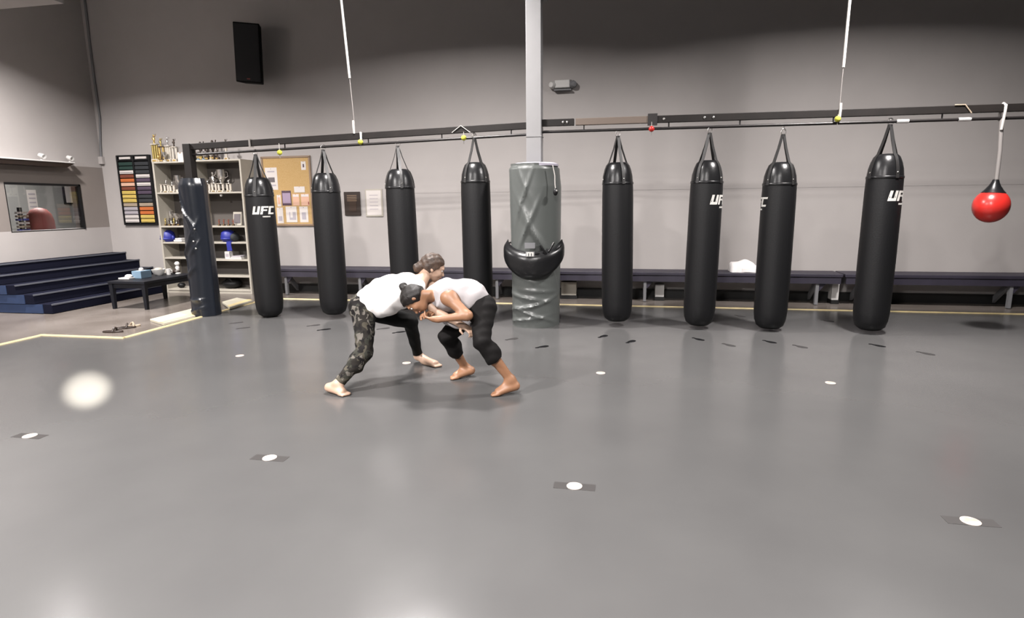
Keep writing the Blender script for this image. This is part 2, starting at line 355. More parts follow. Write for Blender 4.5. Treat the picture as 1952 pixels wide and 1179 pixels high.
# ------------------------------------------------------------------ lamps (housing + light)
for i,(x,y,z,pw,sz_,sp) in enumerate(LAMPS):
    L=thing('high_bay_lamp','round aluminium lamp hanging from the dark ceiling','lamp',(x,y,z),group='ceiling lamps of the hall')
    MB().lathe([(.01,.10),(.12,.10),(.16,.06),(.235,.03),(.235,.004),(.225,.004),(.22,.03),(.01,.03)],28).build('housing','alu',L,smooth=30)
    MB().tube([(0,0,.1),(0,0,ZC-z)],.012,8).build('stem','alu',L)
    ld=bpy.data.lights.new('lamp_light','AREA'); ld.shape='DISK'; ld.size=sz_; ld.energy=pw; ld.color=LCOL; ld.spread=math.radians(sp)
    lo=bpy.data.objects.new('lamp_light',ld); C.objects.link(lo); lo.parent=L; lo.location=(0,0,.0)
# invented spotlight, out of view, added to make the bright pool on the mat
pc=fl(166,742); sp0=Vector((3.55,-3.3,3.05))
S=thing('added_pool_spot','added unseen spotlight that makes the bright pool on the mat','spotlight',sp0)
dv=(pc-sp0).normalized(); Rq=dv.to_track_quat('-Z','Y')
MB().lathe([(.005,.22),(.05,.22),(.07,.12),(.075,-.02),(.07,-.02),(.06,.1),(.005,.1)],18,R=Rq.to_matrix()).build('can','spk',S,smooth=35)
MB().tube([(0,0,.1),(0,0,ZC-sp0.z)],.012,8).build('stem','spk',S)
ld=bpy.data.lights.new('added_pool_light','SPOT'); ld.energy=330000; ld.spot_size=math.radians(2.1); ld.spot_blend=1; ld.shadow_soft_size=.03; ld.color=(1,.94,.80)
lo=bpy.data.objects.new('added_pool_light',ld); C.objects.link(lo); lo.parent=S; lo.rotation_euler=Rq.to_euler(); lo.location=dv*.05
# ------------------------------------------------------------------ column, its pad and shield
YR=7.45
cx=at(1019,200,YR).x+.0
col=thing('support_column','square white steel column rising through the grey padding','column',(cx,YR,0))
MB().box((0,0,ZC/2),(.185,.17,ZC)).build('shaft','col',col,bevel=.006)
MB().box((0,0,2.36),(.195,.18,.012)).build('joint_band','col',col)
p=at(1023,3,YR); MB().box((.09,0,p.z+.12),(.12,.2,.2)).build('beam_bracket','pipe',col)
def wrap(name,m,parent,r,h,n,k,fn,z0=0.0):
    P=[];F=[]
    for i in range(k+1):
        z=z0+h*i/k
        for j in range(n):
            a=2*PI*j/n; rr=r+fn(a,z); P.append((rr*math.cos(a),rr*math.sin(a),z))
    F=[(i*n+j,i*n+(j+1)%n,(i+1)*n+(j+1)%n,(i+1)*n+j) for i in range(k) for j in range(n)]
    F.append(tuple(range(n-1,-1,-1))); F.append(tuple(k*n+j for j in range(n)))
    b=MB(); b.add(P,F); return b.build(name,m,parent,smooth=50)
def ridge(x,w): return math.exp(-(x/w)**2)
def adiff(a,b): return (a-b+PI)%(2*PI)-PI
ptop=2.03
pcx=(at(972,420,YR).x+at(1070,420,YR).x)/2
cpad=thing('column_padding','tall wrinkled grey vinyl padding around the white column','column pad',(pcx,YR,0))
def padf(a,z):
    f=adiff(a,-PI/2)                      # 0 = towards the camera side
    d=0.0
    for (zc,ac,sl,amp,w,aw) in ((.10,-.4,.05,.012,.018,.9),(.17,.0,-.10,.013,.02,.9),(.25,-.5,.06,.012,.02,.8),(.31,.3,.10,.010,.02,.8),(.38,-.2,-.05,.012,.022,.9),(.47,.2,-.02,.010,.02,.7),(.60,-.1,-.12,.008,.02,.5),
        (1.60,-.35,.9,.016,.05,.35),(1.43,-.25,-.55,.016,.05,.35),(1.25,-.2,.7,.018,.05,.4),(1.12,.25,-.45,.022,.06,.6),(.95,.5,-.6,.02,.05,.5),(1.78,-.3,-.7,.012,.04,.3)):
        q=adiff(f,ac); d+=amp*(1.9 if z<.75 else 1.3)*ridge(z-zc-sl*q,w)*ridge(q,aw)
    d+=.006*math.sin(3*a+1.3*z)+.022*(z/ptop-.5)*.9
    d+=.014*ridge(adiff(f,-.95),.25)      # seam fold on the left
    if z>1.75: d-=.05*(z-1.75)/.28*ridge(adiff(f,1.2),.7)
    if z>1.98: d-=.02
    return d
wrap('vinyl_cover','pad',cpad,.315,ptop,96,110,padf)
MB().lathe([(.12,ptop-.01),(.12,ptop+.012),(.25,ptop+.012),(.29,ptop-.005),(.29,ptop-.03),(.12,ptop-.02)],40).build('pale_lining','padtop',cpad,smooth=40)
MB().lathe([(.13,ptop+.005),(.13,ptop+.016),(.2,ptop+.016),(.22,ptop+.005)],40).build('purple_lining','purple',cpad,smooth=40)
q0=at(1054,318,YR-.27)-Vector((pcx,YR,0)); q1=at(1058,352,YR-.29)-Vector((pcx,YR,0)); q2_=at(1060,366,YR-.30)-Vector((pcx,YR,0))
cd_=MB().tube([q0+Vector((0,-.02,.02)),q0.lerp(q1,.5)+Vector((.012,-.01,0)),q1,q2_],.006,8).build('draw_cord','rope',cpad,smooth=60)
MB().ball(q2_+Vector((-.005,-.01,0)),(.03,.025,.045)).build('toggle','black',cd_,smooth=60)
MB().ball(q2_+Vector((.012,-.035,.012)),.012).build('toggle_button','steel',cd_,smooth=60)
# belly shield hung on the padding
shl=thing('belly_shield','black crescent belly pad strapped around the grey column padding','body shield',(pcx,YR,0.0))
def zpx(py): return at(1020,py,YR-.35).z
zt,zb=zpx(470),zpx(533)
P=[];F=[];NA,NZ=40,14
for side in (0,1):
    for i in range(NA+1):
        u=-1+2*i/NA; a=-PI/2+u*1.38
        top=zt-.05+.10*abs(u)**2.2*1.0-.035*math.cos(u*PI)*.5; bot=zb+.32*abs(u)**2.4
        for j in range(NZ+1):
            v=j/NZ; z=bot+(top-bot)*v
            puff=(1-abs(2*v-1)**4)*(1-abs(u)**10)
            r=.345+(0.0 if side else .012+.075*puff)
            P.append((r*math.cos(a),r*math.sin(a),z))
n1=(NA+1)*(NZ+1)
idx=lambda s,i,j:s*n1+i*(NZ+1)+j
for i in range(NA):
    for j in range(NZ):
        F.append((idx(0,i,j),idx(0,i+1,j),idx(0,i+1,j+1),idx(0,i,j+1))); F.append((idx(1,i,j),idx(1,i,j+1),idx(1,i+1,j+1),idx(1,i+1,j)))
    F.append((idx(0,i,0),idx(1,i,0),idx(1,i+1,0),idx(0,i+1,0))); F.append((idx(0,i,NZ),idx(0,i+1,NZ),idx(1,i+1,NZ),idx(1,i,NZ)))
for j in range(NZ):
    F.append((idx(0,0,j),idx(0,0,j+1),idx(1,0,j+1),idx(1,0,j))); F.append((idx(0,NA,j),idx(1,NA,j),idx(1,NA,j+1),idx(0,NA,j+1)))
b=MB(); b.add(P,F); b.build('padded_shield','cap',shl,smooth=60)
def shp(px,py,r): 
    d=ray(px,py); o=CAM-Vector((pcx,YR,0)); a=d.x**2+d.y**2; bb=o.x*d.x+o.y*d.y; c=o.x**2+o.y**2-r*r
    t=(-bb-math.sqrt(bb*bb-a*c))/a; return o+d*t
def patch(x0,y0,x1,y1,r,t,name,m,par,nx=4,ny=2):
    b=MB(); Pf=[];Ff=[]
    for rr in (r,r+t):
        for j in range(ny+1):
            for i in range(nx+1): Pf.append(shp(x0+(x1-x0)*i/nx,y0+(y1-y0)*j/ny,rr))
    n=(nx+1)*(ny+1); g=lambda s,i,j:s*n+j*(nx+1)+i
    for j in range(ny):
        for i in range(nx): Ff+= [(g(0,i,j),g(0,i+1,j),g(0,i+1,j+1),g(0,i,j+1)),(g(1,i,j),g(1,i,j+1),g(1,i+1,j+1),g(1,i+1,j))]
    for i in range(nx): Ff+=[(g(0,i,0),g(1,i,0),g(1,i+1,0),g(0,i+1,0)),(g(0,i,ny),g(0,i+1,ny),g(1,i+1,ny),g(1,i,ny))]
    for j in range(ny): Ff+=[(g(0,0,j),g(0,0,j+1),g(1,0,j+1),g(1,0,j)),(g(0,nx,j),g(1,nx,j),g(1,nx,j+1),g(0,nx,j+1))]
    return b.add(Pf,Ff).build(name,m,par)
lb=patch(1002,480,1019,490,.428,.006,'emblem_patch','grey',shl)
for k in range(3): patch(1003.5+k*5.3,482.5,1006.5+k*5.3,489,.435,.003,'emblem_bar','logo',lb,1,1)
patch(1003.5,481.2,1017,483.4,.435,.003,'emblem_bar','logo',lb,2,1)
patch(1000,463,1020,474,.40,.02,'buckle','grey',shl)
for k,(x0,y0,x1,y1) in enumerate(((1030,468,1042,486),(1046,480,1056,463),(1058,478,1069,467))):
    MB().tube([shp(x0,y0,.40),shp((x0+x1)/2,(y0+y1)/2,.415),shp(x1,y1,.40)],.014,8).build('strap_fold','cap',shl,smooth=60)
MB().tube([(.335*math.cos(a),.335*math.sin(a),zt+.02) for a in [(-PI/2+1.38)+(2*PI-2.76)*i/14 for i in range(15)]],.012,8).build('rear_strap','strap',shl,smooth=60)
# ------------------------------------------------------------------ rail: bronze beam, pipe below it
bm_pts=[at(352,281,YR),at(1003,240,YR)]; bm_pts2=[at(1035,235,YR),at(1952,205,YR)]
def beam_z(x):
    (a,b_)=(bm_pts if x<cx else bm_pts2); return a.z+(b_.z-a.z)*(x-a.x)/(b_.x-a.x)
rail=thing('bag_rail','long dark bronze rail with a thinner pipe below carrying the punching bags','rail',(-6,YR,2.3))
segs=[(bm_pts[0].x,-5.02),(-4.98,-3.41),(-3.36,cx-.093),(cx+.093,-.62),(-.60,.26),(.36,6.9)]
for x0,x1 in segs:
    z0,z1=beam_z(x0+1e-4),beam_z(x1-1e-4); h=.04
    m=MB().hexa([(x0,YR-.03,z0-h),(x1,YR-.03,z1-h),(x1,YR+.03,z1-h),(x0,YR+.03,z0-h),(x0,YR-.03,z0+h),(x1,YR-.03,z1+h),(x1,YR+.03,z1+h),(x0,YR+.03,z0+h)])
    m.build('beam_section','lightwood' if abs(x0+.60)<.01 else 'beam',rail,world=True,bevel=.004)
for x in (-5.0,-3.385): MB().box((x,YR,beam_z(x)),(.03,.075,.10)).build('clamp','steel',rail,world=True)
for x in (.31,): MB().box((x,YR,beam_z(x)),(.11,.075,.13)).build('clamp','pipe',rail,world=True)
for x in (-.75,-.70,.44,.9,1.0): MB().lathe([(.002,-.006),(.014,-.006),(.014,.0),(.002,.004)],8,c=(x,YR-.036,beam_z(x)),R=Matrix.Rotation(PI/2,3,'X')).build('bolt','steel',rail,world=True)
PD=.105
for x0,x1 in ((bm_pts[0].x+.1,cx-.093),(cx+.093,6.9)):
    MB().tube([(x0,YR,beam_z(x0)-PD),(x1,YR,beam_z(x1)-PD)],.017,10).build('hanging_pipe','pipe',rail,world=True,smooth=60)
for x in (-5.6,-4.5,-3.3,-2.3,-1.4,-.5,.5,1.3,2.3,3.4,4.6,6):
    MB().tube([(x,YR,beam_z(x)-.04),(x,YR,beam_z(x)-PD)],.008,6).build('hanger','pipe',rail,world=True)
for px in (1727,1845): 
    x=at(px,222,YR).x; MB().tube([(x-.09,YR,beam_z(x)-PD),(x+.03,YR,beam_z(x)-PD)],.022,10).build('white_tape','white',rail,world=True)
x=at(1840,205,YR).x; MB().tube([(x-.12,YR-.035,beam_z(x)+.045),(x-.02,YR-.037,beam_z(x)+.044),(x+.05,YR-.037,beam_z(x)-.045)],.007,6).build('cord','tanb',rail,world=True)
x=at(880,245,YR).x; MB().tube([(x-.12,YR-.035,beam_z(x)-.035),(x,YR-.04,beam_z(x)+.047),(x+.12,YR-.035,beam_z(x)-.04)],.005,6).build('cord','rope',rail,world=True)
# end post and its dark padding
pb=fl(398,592); px_=bm_pts[0].x+.06
post=thing('end_post','square dark bronze post carrying the left end of the rail','post',(px_,YR,-.01))
MB().box((px_,YR,(beam_z(px_)+.04)/2),(.11,.11,beam_z(px_)+.04)).build('shaft','beam',post,world=True,bevel=.004)
MB().box((px_,YR,.0),(.25,.25,.02)).build('foot_plate','beam',post,world=True)
pp=thing('post_padding','wrinkled navy black vinyl padding wrapped around the end post','post pad',(px_+.02,YR,0))
def postf(a,z):
    f=adiff(a,-PI/2); d=0.0
    for zc,ac,sl,amp,w,aw in ((.09,-.3,.05,.012,.02,.9),(.24,-.2,.0,.012,.018,.9),(.62,-.5,.15,.012,.03,.6),(.95,-.6,.25,.014,.03,.5),(1.18,.1,.3,.012,.04,.5),(1.36,.1,-.3,.012,.04,.5),(1.6,-.5,-.6,.018,.05,.5),(1.0,.3,.2,.01,.03,.4)):
        q=adiff(f,ac); d+=amp*1.8*ridge(z-zc-sl*q,w)*ridge(q,aw)
    d+=.008*math.sin(2*a+2*z)-.02*ridge(z-1.55,.10)*ridge(adiff(f,-1.2),.6)+.016*ridge(adiff(f,1.25),.16)
    if z>1.86: d-=.03*(z-1.86)/.09
    return d
ph=at(375,340,YR-.1).z
wrap('vinyl_cover','navy',pp,.185,ph,72,80,postf,0.002)
for zc,a in ((1.25,-1.1),(1.08,-1.25),(.98,-1.15)):
    MB().ball((.215*math.cos(a),.215*math.sin(a),zc),(.014,.014,.012),8).build('snap','steel',pp,smooth=60)
# ------------------------------------------------------------------ cables, tennis balls
for (a,b_,l) in (((649,-12),(676,237),'white cable from the ceiling to the rail between two bags'),((1621,-12),(1600,205),'white cable from the ceiling to the rail beside the bag with the large logo')):
    p0,p1=at(*a,YR),at(*b_,YR); top=p1+(p0-p1)*((ZC-p1.z)/(p0.z-p1.z)); mid=p1.lerp(p0,.36)
    t_=thing('support_cable',l,'cable',p1,group='support cables')
    MB().tube([mid,top],.0165,10).build('sleeve','rope',t_,world=True,smooth=60)
    MB().tube([p1-Vector((0,0,.06)),mid],.006,8).build('wire','greyrope',t_,world=True,smooth=60)
    MB().tube([p1+Vector((0,-.036,.04)),p1+Vector((0,-.042,-.02)),p1+Vector((0,-.03,-.12))],.016,8).build('tie','rope',t_,world=True,smooth=60)
TB=[(533,291,'yellow','yellow tennis ball hanging above the cork board'),(687,271,'yellow','yellow tennis ball hanging beside the left ceiling cable'),(884,263,'yellow','yellow tennis ball hanging next to the bag left of the column'),(1242,246,'red','small red ball hanging from the rail right of the column'),(1597,227,'yellow','yellow tennis ball hanging under the right ceiling cable')]
for px,py,c,l in TB:
    p=at(px,py,YR-.035); t_=thing('hanging_ball',l,'ball',p,group='balls hanging from the rail')
    MB().ball((0,0,0),.034,14).build('ball','tennis' if c=='yellow' else 'red',t_,smooth=60)
    zt_=beam_z(p.x)-.03
    MB().tube([(0,0,.03),(0,.0,max(.05,zt_-p.z))],.004,6).build('string','rope',t_)
    MB().tube([(0,0,-.03),(0,0,-.075)],.004,6).build('string_tail','greyrope',t_)
# ------------------------------------------------------------------ punching bags
APX=[(487,295,516,604,0,'UFC'),(616,286,638,600,.5,None),(758,279,776,590,.2,None),(904,264,913,590,.75,None),(1178,260,1176,613,.1,None),(1353,254,1331,621,.55,'UFC'),(1493,257,1466,627,.3,'UFC'),(1697,238,1657,630,.0,'UFC')]
BL=['black punching bag with white logo nearest the dark padded post','plain black punching bag beside the cork board and brown plaque','plain black punching bag hanging behind the bent wrestlers','plain black punching bag just left of the padded column','plain black punching bag just right of the padded column','black punching bag with its logo turned to the right edge','black punching bag beside the white towel, logo turned almost out of sight','black punching bag with a large white logo next to the red ball']
LOGA=[-.78,0,0,0,0,-.62,-3.36,-.88]     # angle of the logo centre on the bag
PROF=[(.02,-.305),(.10,-.305),(.132,-.335),(.155,-.39),(.174,-.46),(.184,-.55)]
PROF2=[(.184,-.55),(.188,-.7),(.19,-1.0),(.192,-1.4),(.191,-1.8),(.188,-2.02),(.178,-2.12),(.155,-2.19),(.11,-2.225),(.05,-2.238),(.01,-2.24)]
LETTERS={'U':[[(.0,.0),(.62,.0),(.62,.2),(.22,.2),(.22,1),(.0,1)],[(.42,.0),(.64,.0),(.64,1),(.42,1)]],
 'F':[[(.0,0),(.22,0),(.22,1),(.0,1)],[(.22,.8),(.68,.8),(.68,1),(.22,1)],[(.22,.42),(.58,.42),(.58,.6),(.22,.6)]],
 'C':[[(.0,0),(.22,0),(.22,1),(.0,1)],[(.22,.8),(.66,.8),(.66,1),(.22,1)],[(.22,0),(.66,0),(.66,.2),(.22,.2)]]}
def wrap_poly(b,pts,r,t,a0,zc):
    xs=[p[0] for p in pts]; n=len(pts); P=[]
    def den(pts):
        out=[]
        for i in range(len(pts)):
            a,bq=pts[i],pts[(i+1)%len(pts)]; k=max(1,int(abs(bq[0]-a[0])/.02))
            out+=[(a[0]+(bq[0]-a[0])*j/k,a[1]+(bq[1]-a[1])*j/k) for j in range(k)]
        return out
    pts=den(pts); n=len(pts)
    for rr in (r,r+t):
        for u,v in pts: a=a0+u/r; P.append((rr*math.cos(a),rr*math.sin(a),zc+v))
    b.add(P,[tuple(range(n-1,-1,-1)),tuple(range(n,2*n))]+[(i,(i+1)%n,(i+1)%n+n,i+n) for i in range(n)])
def quadstrips(b,rect,r,t,a0,zc,sk):
    # rect polygon (convex quad in letter space) cut into thin vertical slices so it follows the bag
    x0=min(p[0] for p in rect); x1=max(p[0] for p in rect); y0=min(p[1] for p in rect); y1=max(p[1] for p in rect)
    k=max(1,int((x1-x0)/.03)); 
    for i in range(k):
        u0,u1=x0+(x1-x0)*i/k,x0+(x1-x0)*(i+1)/k
        q=[(u0+sk*y0,y0),(u1+sk*y0,y0),(u1+sk*y1,y1),(u0+sk*y1,y1)]
        P=[]
        for rr in (r,r+t):
            for u,v in q: a=a0+u/r; P.append((rr*math.cos(a),rr*math.sin(a),zc+v))
        b.add(P,[(3,2,1,0),(4,5,6,7),(0,1,5,4),(1,2,6,5),(2,3,7,6),(3,0,4,7)])
def logo(parent,a0):
    hh,wu=.108,.098; zc=-.80; r=.1885
    x=-1.5*wu*1.06
    for ch in 'UFC':
        b=MB()
        for poly in LETTERS[ch]:
            xs=[p[0] for p in poly]; ys=[p[1] for p in poly]
            if ch=='U' and len(poly)==6:
                rects=[[(0,0),(.22,0),(.22,1),(0,1)],[(.22,0),(.42,0),(.42,.27),(.22,.27)]]
            else: rects=[poly]
            for rc in rects: quadstrips(b,[(x+p[0]*wu*1.45,p[1]*hh) for p in rc],r,.0015,a0,zc,.24)
        b.build('logo_letter','logo',parent)
        x+=wu*1.07
    b=MB()
    for i in range(8): quadstrips(b,[(-.02+.0135*i,-.04),(-.011+.0135*i,-.04),(-.011+.0135*i,-.022),(-.02+.0135*i,-.022)],r,.0015,a0,zc,.0)
    b.build('logo_small_print','logo',parent)
proto=thing('punching_bag','x','punching bag',(0,0,0),group='punching bags on the rail')
tc_=MB().lathe(PROF,32).build('top_cap','cap',proto,smooth=50)
bd_=MB().lathe(PROF2,40).build('bag_body','black',proto,smooth=50)
MB().lathe([(.186,-.565),(.1895,-.56),(.1895,-.54),(.184,-.535)],40).build('seam_band','cap',bd_,smooth=50)
for k in range(4):
    a=k*PI/2+.3; d=Vector((math.cos(a),math.sin(a),0)); tn=Vector((-d.y,d.x,0))
    pth=[d*.012+Vector((0,0,-.0)),d*.055+Vector((0,0,-.15)),d*.112+Vector((0,0,-.305)),d*.142+Vector((0,0,-.34)),d*.163+Vector((0,0,-.39)),d*.181+Vector((0,0,-.46)),d*.191+Vector((0,0,-.56))]
    sp_=MB().strip(pth,tn,.036,.006).build('strap',  'strap',proto,smooth=50)
    MB().ball(d*.188+Vector((0,0,-.50)),(.008,.008,.008),8).build('rivet','steel',sp_,smooth=60)
MB().tube([Vector((.028*math.sin(2*PI*i/16),0,.03+.036*math.cos(2*PI*i/16))) for i in range(17)],.006,8).build('hook_ring','steel',proto,smooth=60)
MB().tube([(0,0,-.02),(0,0,.005)],.022,10).build('strap_knot','strap',proto,smooth=60)
first=True; LOGOS=[]; HANG=[]
for i,(ax,ay,bx,by,rz,lg_) in enumerate(APX):
    o=proto if first else copy_tree(proto); first=False
    p=at(ax,ay,YR); q=at(bx,by,YR); x=p.x; o.location=(x,YR,p.z)
    L=p.z-q.z; s=L/2.24; o.scale=(1,1,s)
    o.rotation_euler=(0,math.atan2(-(q.x-p.x),L),rz*1.2)
    tilt=math.atan2(p.x-q.x,L); o.rotation_euler=(Matrix.Rotation(tilt,3,'Y')@Matrix.Rotation(rz,3,'Z')).to_euler()
    o['label']=BL[i]
    if lg_: LOGOS.append((o,LOGA[i]-rz))
    HANG.append((o,x,p.z,s))
for o,a in LOGOS: logo([c for c in o.children if c.name.startswith('bag_body')][0],a)
for o,x,z,s in HANG:
    hz=beam_z(x)-PD; MB().tube([(0,0,.06/s),(0,0,(hz-z-.012)/s)],.007,8).build('shackle','steel',o)
# red ball on a rope
p=at(1889,393,YR); rtop=at(1911,215,YR)
t_=thing('red_ball_bag','glossy red round ball bag with black cap on a rope','ball bag',(p.x,YR,p.z),group=None)
rad=.172
RT=Matrix.Rotation(.05,3,'Y')
MB().ball((0,0,0),(rad,rad,rad*1.06),32,R=RT).build('ball','red',t_,smooth=60)
MB().lathe([(.108,.138),(.113,.143),(.085,.175),(.058,.215),(.038,.255),(.028,.285),(.005,.29)],28,R=RT).build('cap','cap',t_,smooth=50)
pr=Vector((.02,0,.26)); rt=Vector((rtop.x-p.x,0,beam_z(rtop.x)-PD-p.z))
MB().tube([pr,pr.lerp(rt,.5)+Vector((.01,0,0)),rt],.02,10).build('rope','greyrope',t_,smooth=60)
MB().tube([rt+Vector((0,-.02,-.12)),rt+Vector((0,-.045,.06)),rt+Vector((0,-.045,.13)),rt+Vector((0,.0,.155)),rt+Vector((0,.045,.12)),rt+Vector((0,.04,-.02))],.014,8).build('tie','rope',t_,smooth=60)
# ------------------------------------------------------------------ bench along the back wall
BZ=.47; by0,by1=9.37,YB-.03
bxs=[-6.35,-4.62,-1.55,.31,2.62,6.2]
def bench(x0,x1,label,legs):
    t=thing('bench',label,'bench',((x0+x1)/2,(by0+by1)/2,-.01),group='benches along the back wall')
    MB().box(((x0+x1)/2,(by0+by1)/2,BZ-.025),(x1-x0,by1-by0,.05)).build('seat','bench',t,world=True,bevel=.008)
    MB().box(((x0+x1)/2,by0+.03,BZ-.10),(x1-x0-.04,.03,.10)).build('apron','bench',t,world=True)
    MB().box(((x0+x1)/2,by1-.05,BZ-.12),(x1-x0-.04,.03,.14)).build('rear_rail','grey',t,world=True)
    for lx in legs:
        l=MB().box((lx,by0+.06,(BZ-.05)/2-.005),(.045,.05,BZ-.06)).build('leg','grey',t,world=True)
        MB().hexa([(lx-.02,by0+.085,.30),(lx+.02,by0+.085,.30),(lx+.02,by1-.05,.02),(lx-.02,by1-.05,.02),(lx-.02,by0+.085,.42),(lx+.02,by0+.085,.42),(lx+.02,by1-.05,.12),(lx-.02,by1-.05,.12)]).build('brace','grey',l,world=True)
        MB().hexa([(lx+.022,by0+.05,BZ-.05),(lx+.022,by0+.07,BZ-.05),(lx+.20,by0+.07,BZ-.05),(lx+.20,by0+.05,BZ-.05),(lx+.022,by0+.05,BZ-.26),(lx+.022,by0+.07,BZ-.26),(lx+.04,by0+.07,BZ-.26),(lx+.04,by0+.05,BZ-.26)]).build('gusset','bench',l,world=True)
g=lambda px:at(px,560,by0+.06).x
bench(-6.35,-2.34,'dark purple bench behind the wrestlers',[g(548),g(688)])
bench(-2.3,g(1606)-.03,'dark purple bench from the padded column to the white towel',[g(948),g(1229)-.0,g(1556)])
bench(g(1606),6.6,'dark purple bench under the red ball',[g(1640),g(1925),5.9])
# stored boxes below the bench
for px,py,w,h,m,l in ((1085,550,.25,.22,'cream','small cream carton under the bench beside the column'),(1257,549,.14,.2,'white','small white carton under the bench right of the column'),(1590,545,.1,.26,'white','narrow leaning white panel under the bench by the last two bags')):
    p=at(px,py,YB-.2); t_=thing('carton',l,'box',(p.x,YB-.2,-.01),group='cartons under the bench')
    MB().box((0,0,.0+h/2+.06),(w,.16,h)).build('body',m,t_,bevel=.004); MB().box((0,0,h+.064),(w*.9,.02,.004)).build('tape','tanb',t_); MB().box((0,0,.03),(w*1.1,.2,.06)).build('plinth','baseb',t_)
# folded towel on the bench
p=at(1416,518,by0+.2); t_=thing('towel','white crumpled towel lying on the bench beside a bag','towel',(p.x,by0+.22,BZ))
P=[];F=[];nx,ny=22,14
for j in range(ny+1):
    for i in range(nx+1):
        u,v=i/nx*2-1,j/ny*2-1
        e=max(0,1-abs(u)**9)*max(0,1-abs(v)**9)
        P.append((u*.19+.01*math.sin(5*v),v*.14+.01*math.sin(7*u),e**.35*(.155+.022*math.sin(4.2*u+1)+.012*math.sin(6*v+3*u))))
F=[(j*(nx+1)+i,j*(nx+1)+i+1,(j+1)*(nx+1)+i+1,(j+1)*(nx+1)+i) for j in range(ny) for i in range(nx)]
n=len(P); P+=[(x,y,0) for x,y,z in P]; F+=[tuple(n+k for k in reversed(f)) for f in F]
ed=[i for i in range(nx+1)]+[(j*(nx+1)+nx) for j in range(1,ny+1)]+[ny*(nx+1)+i for i in range(nx-1,-1,-1)]+[j*(nx+1) for j in range(ny-1,0,-1)]
F+=[(ed[k],ed[k]+n,ed[(k+1)%len(ed)]+n,ed[(k+1)%len(ed)]) for k in range(len(ed))]
b=MB(); b.add(P,F); b.build('cloth','towel',t_,smooth=60)
MB().box((.06,-.145,.035),(.2,.012,.06)).build('hem_fold','towel',t_,bevel=.005)
# ------------------------------------------------------------------ wall things
YW=YB-.001
def wallrect(x0,y0,x1,y1,Y=YW):
    a,b_=at(x0,y0,Y),at(x1,y1,Y); return (a.x+b_.x)/2,(a.z+b_.z)/2,abs(b_.x-a.x),abs(a.z-b_.z)
x,z,w,h=wallrect(500,301,599,429)
cb=thing('cork_board','cork pin board with wooden frame hung with notices','notice board',(x,YW,z))
MB().box((0,-.012,0),(w,.02,h)).build('cork_panel','cork',cb)
for nm,c,d in (('frame_rail',(0,-.016,h/2),(w+.04,.032,.035)),('frame_rail',(0,-.016,-h/2),(w+.04,.032,.035)),('frame_stile',(w/2,-.016,0),(.035,.032,h)),('frame_stile',(-w/2,-.016,0),(.035,.032,h))): MB().box(c,d).build(nm,'woodf',cb,bevel=.004)
PX=[(504,320,530,362,'paper','tall white notice with a dark drawing at the upper left of the cork board',[(.5,.45,.55,.22,'ink'),(.5,.82,.6,.06,'lino'),(.6,.2,.5,.07,'lino')]),
 (573,308,583,324,'paper','small white slip near the top right corner of the cork board',[(.5,.5,.3,.4,'plum')]),
 (560,356,581,367,'paper','small blank white slip above the peach notices',[]),
 (536,364,556,392,'plum','dark plum and mauve poster in the middle of the cork board',[(.5,.5,.84,.70,'mauve')]),
 (557,370,571,392,'peach','peach notice beside the plum poster',[(.5,.85,.9,.2,'paper')]),
 (573,370,590,392,'peach','peach notice near the right frame of the cork board',[(.5,.86,.9,.2,'paper'),(.9,.2,.12,.25,'redd')]),
 (527,372,536,394,'paper','narrow cream slip left of the plum poster',[(.5,.5,.6,.6,'peach')]),
 (527,396,541,426,'paper','white notice at the bottom left of the cork board',[(.5,.3,.6,.3,'lino')]),
 (544,394,567,424,'paper','white notice with grey picture below the plum poster',[(.6,.4,.6,.5,'lino'),(.5,.5,.22,.4,'paper')]),
 (570,394,588,424,'paper','white notice with grey block at the bottom right of the cork board',[(.5,.4,.5,.45,'lino')])]
for k,(x0,y0,x1,y1,m,l,pr) in enumerate(PX):
    xx,zz,ww,hh=wallrect(x0,y0,x1,y1,YW-.03); t_=thing('notice_sheet',l,'notice',(xx,YW-.0225-.0015*(k%3),zz),group='notices on the cork board')
    MB().box((0,-.0008,0),(ww,.0012,hh)).build('sheet',m,t_)
    for (u,v,a,b_,mm) in pr: MB().box(((u-.5)*ww,-.002-.0004*(mm=='paper'),(v-.5)*hh),(a*ww,.001,b_*hh)).build('print',mm,t_)
    MB().ball((0,-.004,hh*.44),.006,8).build('pin','silver',t_)
x,z,w,h=wallrect(656,366,689,411); t_=thing('plaque','dark brown wooden plaque on the wall beside the cork board','plaque',(x,YW,z))
MB().box((0,-.012,0),(w,.024,h)).build('board','brownd',t_,bevel=.006); MB().box((.01,-.026,-.02),(w*.45,.004,h*.55)).build('plate','walnut',t_); 
for k in range(4): MB().box((0,-.027,h*.34-.03*k),(w*.6,.004,.012)).build('engraved_line','woodf',t_)
x,z,w,h=wallrect(696,361,731,413); t_=thing('framed_certificate','white framed certificate on the wall beside the brown plaque','certificate',(x,YW,z))
MB().box((0,-.008,0),(w,.016,h)).build('frame','cream',t_,bevel=.003); MB().box((0,-.018,0),(w*.86,.004,h*.9)).build('sheet','paper',t_)
for k in range(5): MB().box((0,-.0205,h*.28-.06*k),(w*.5,.001,.010)).build('printed_line','lino',t_)
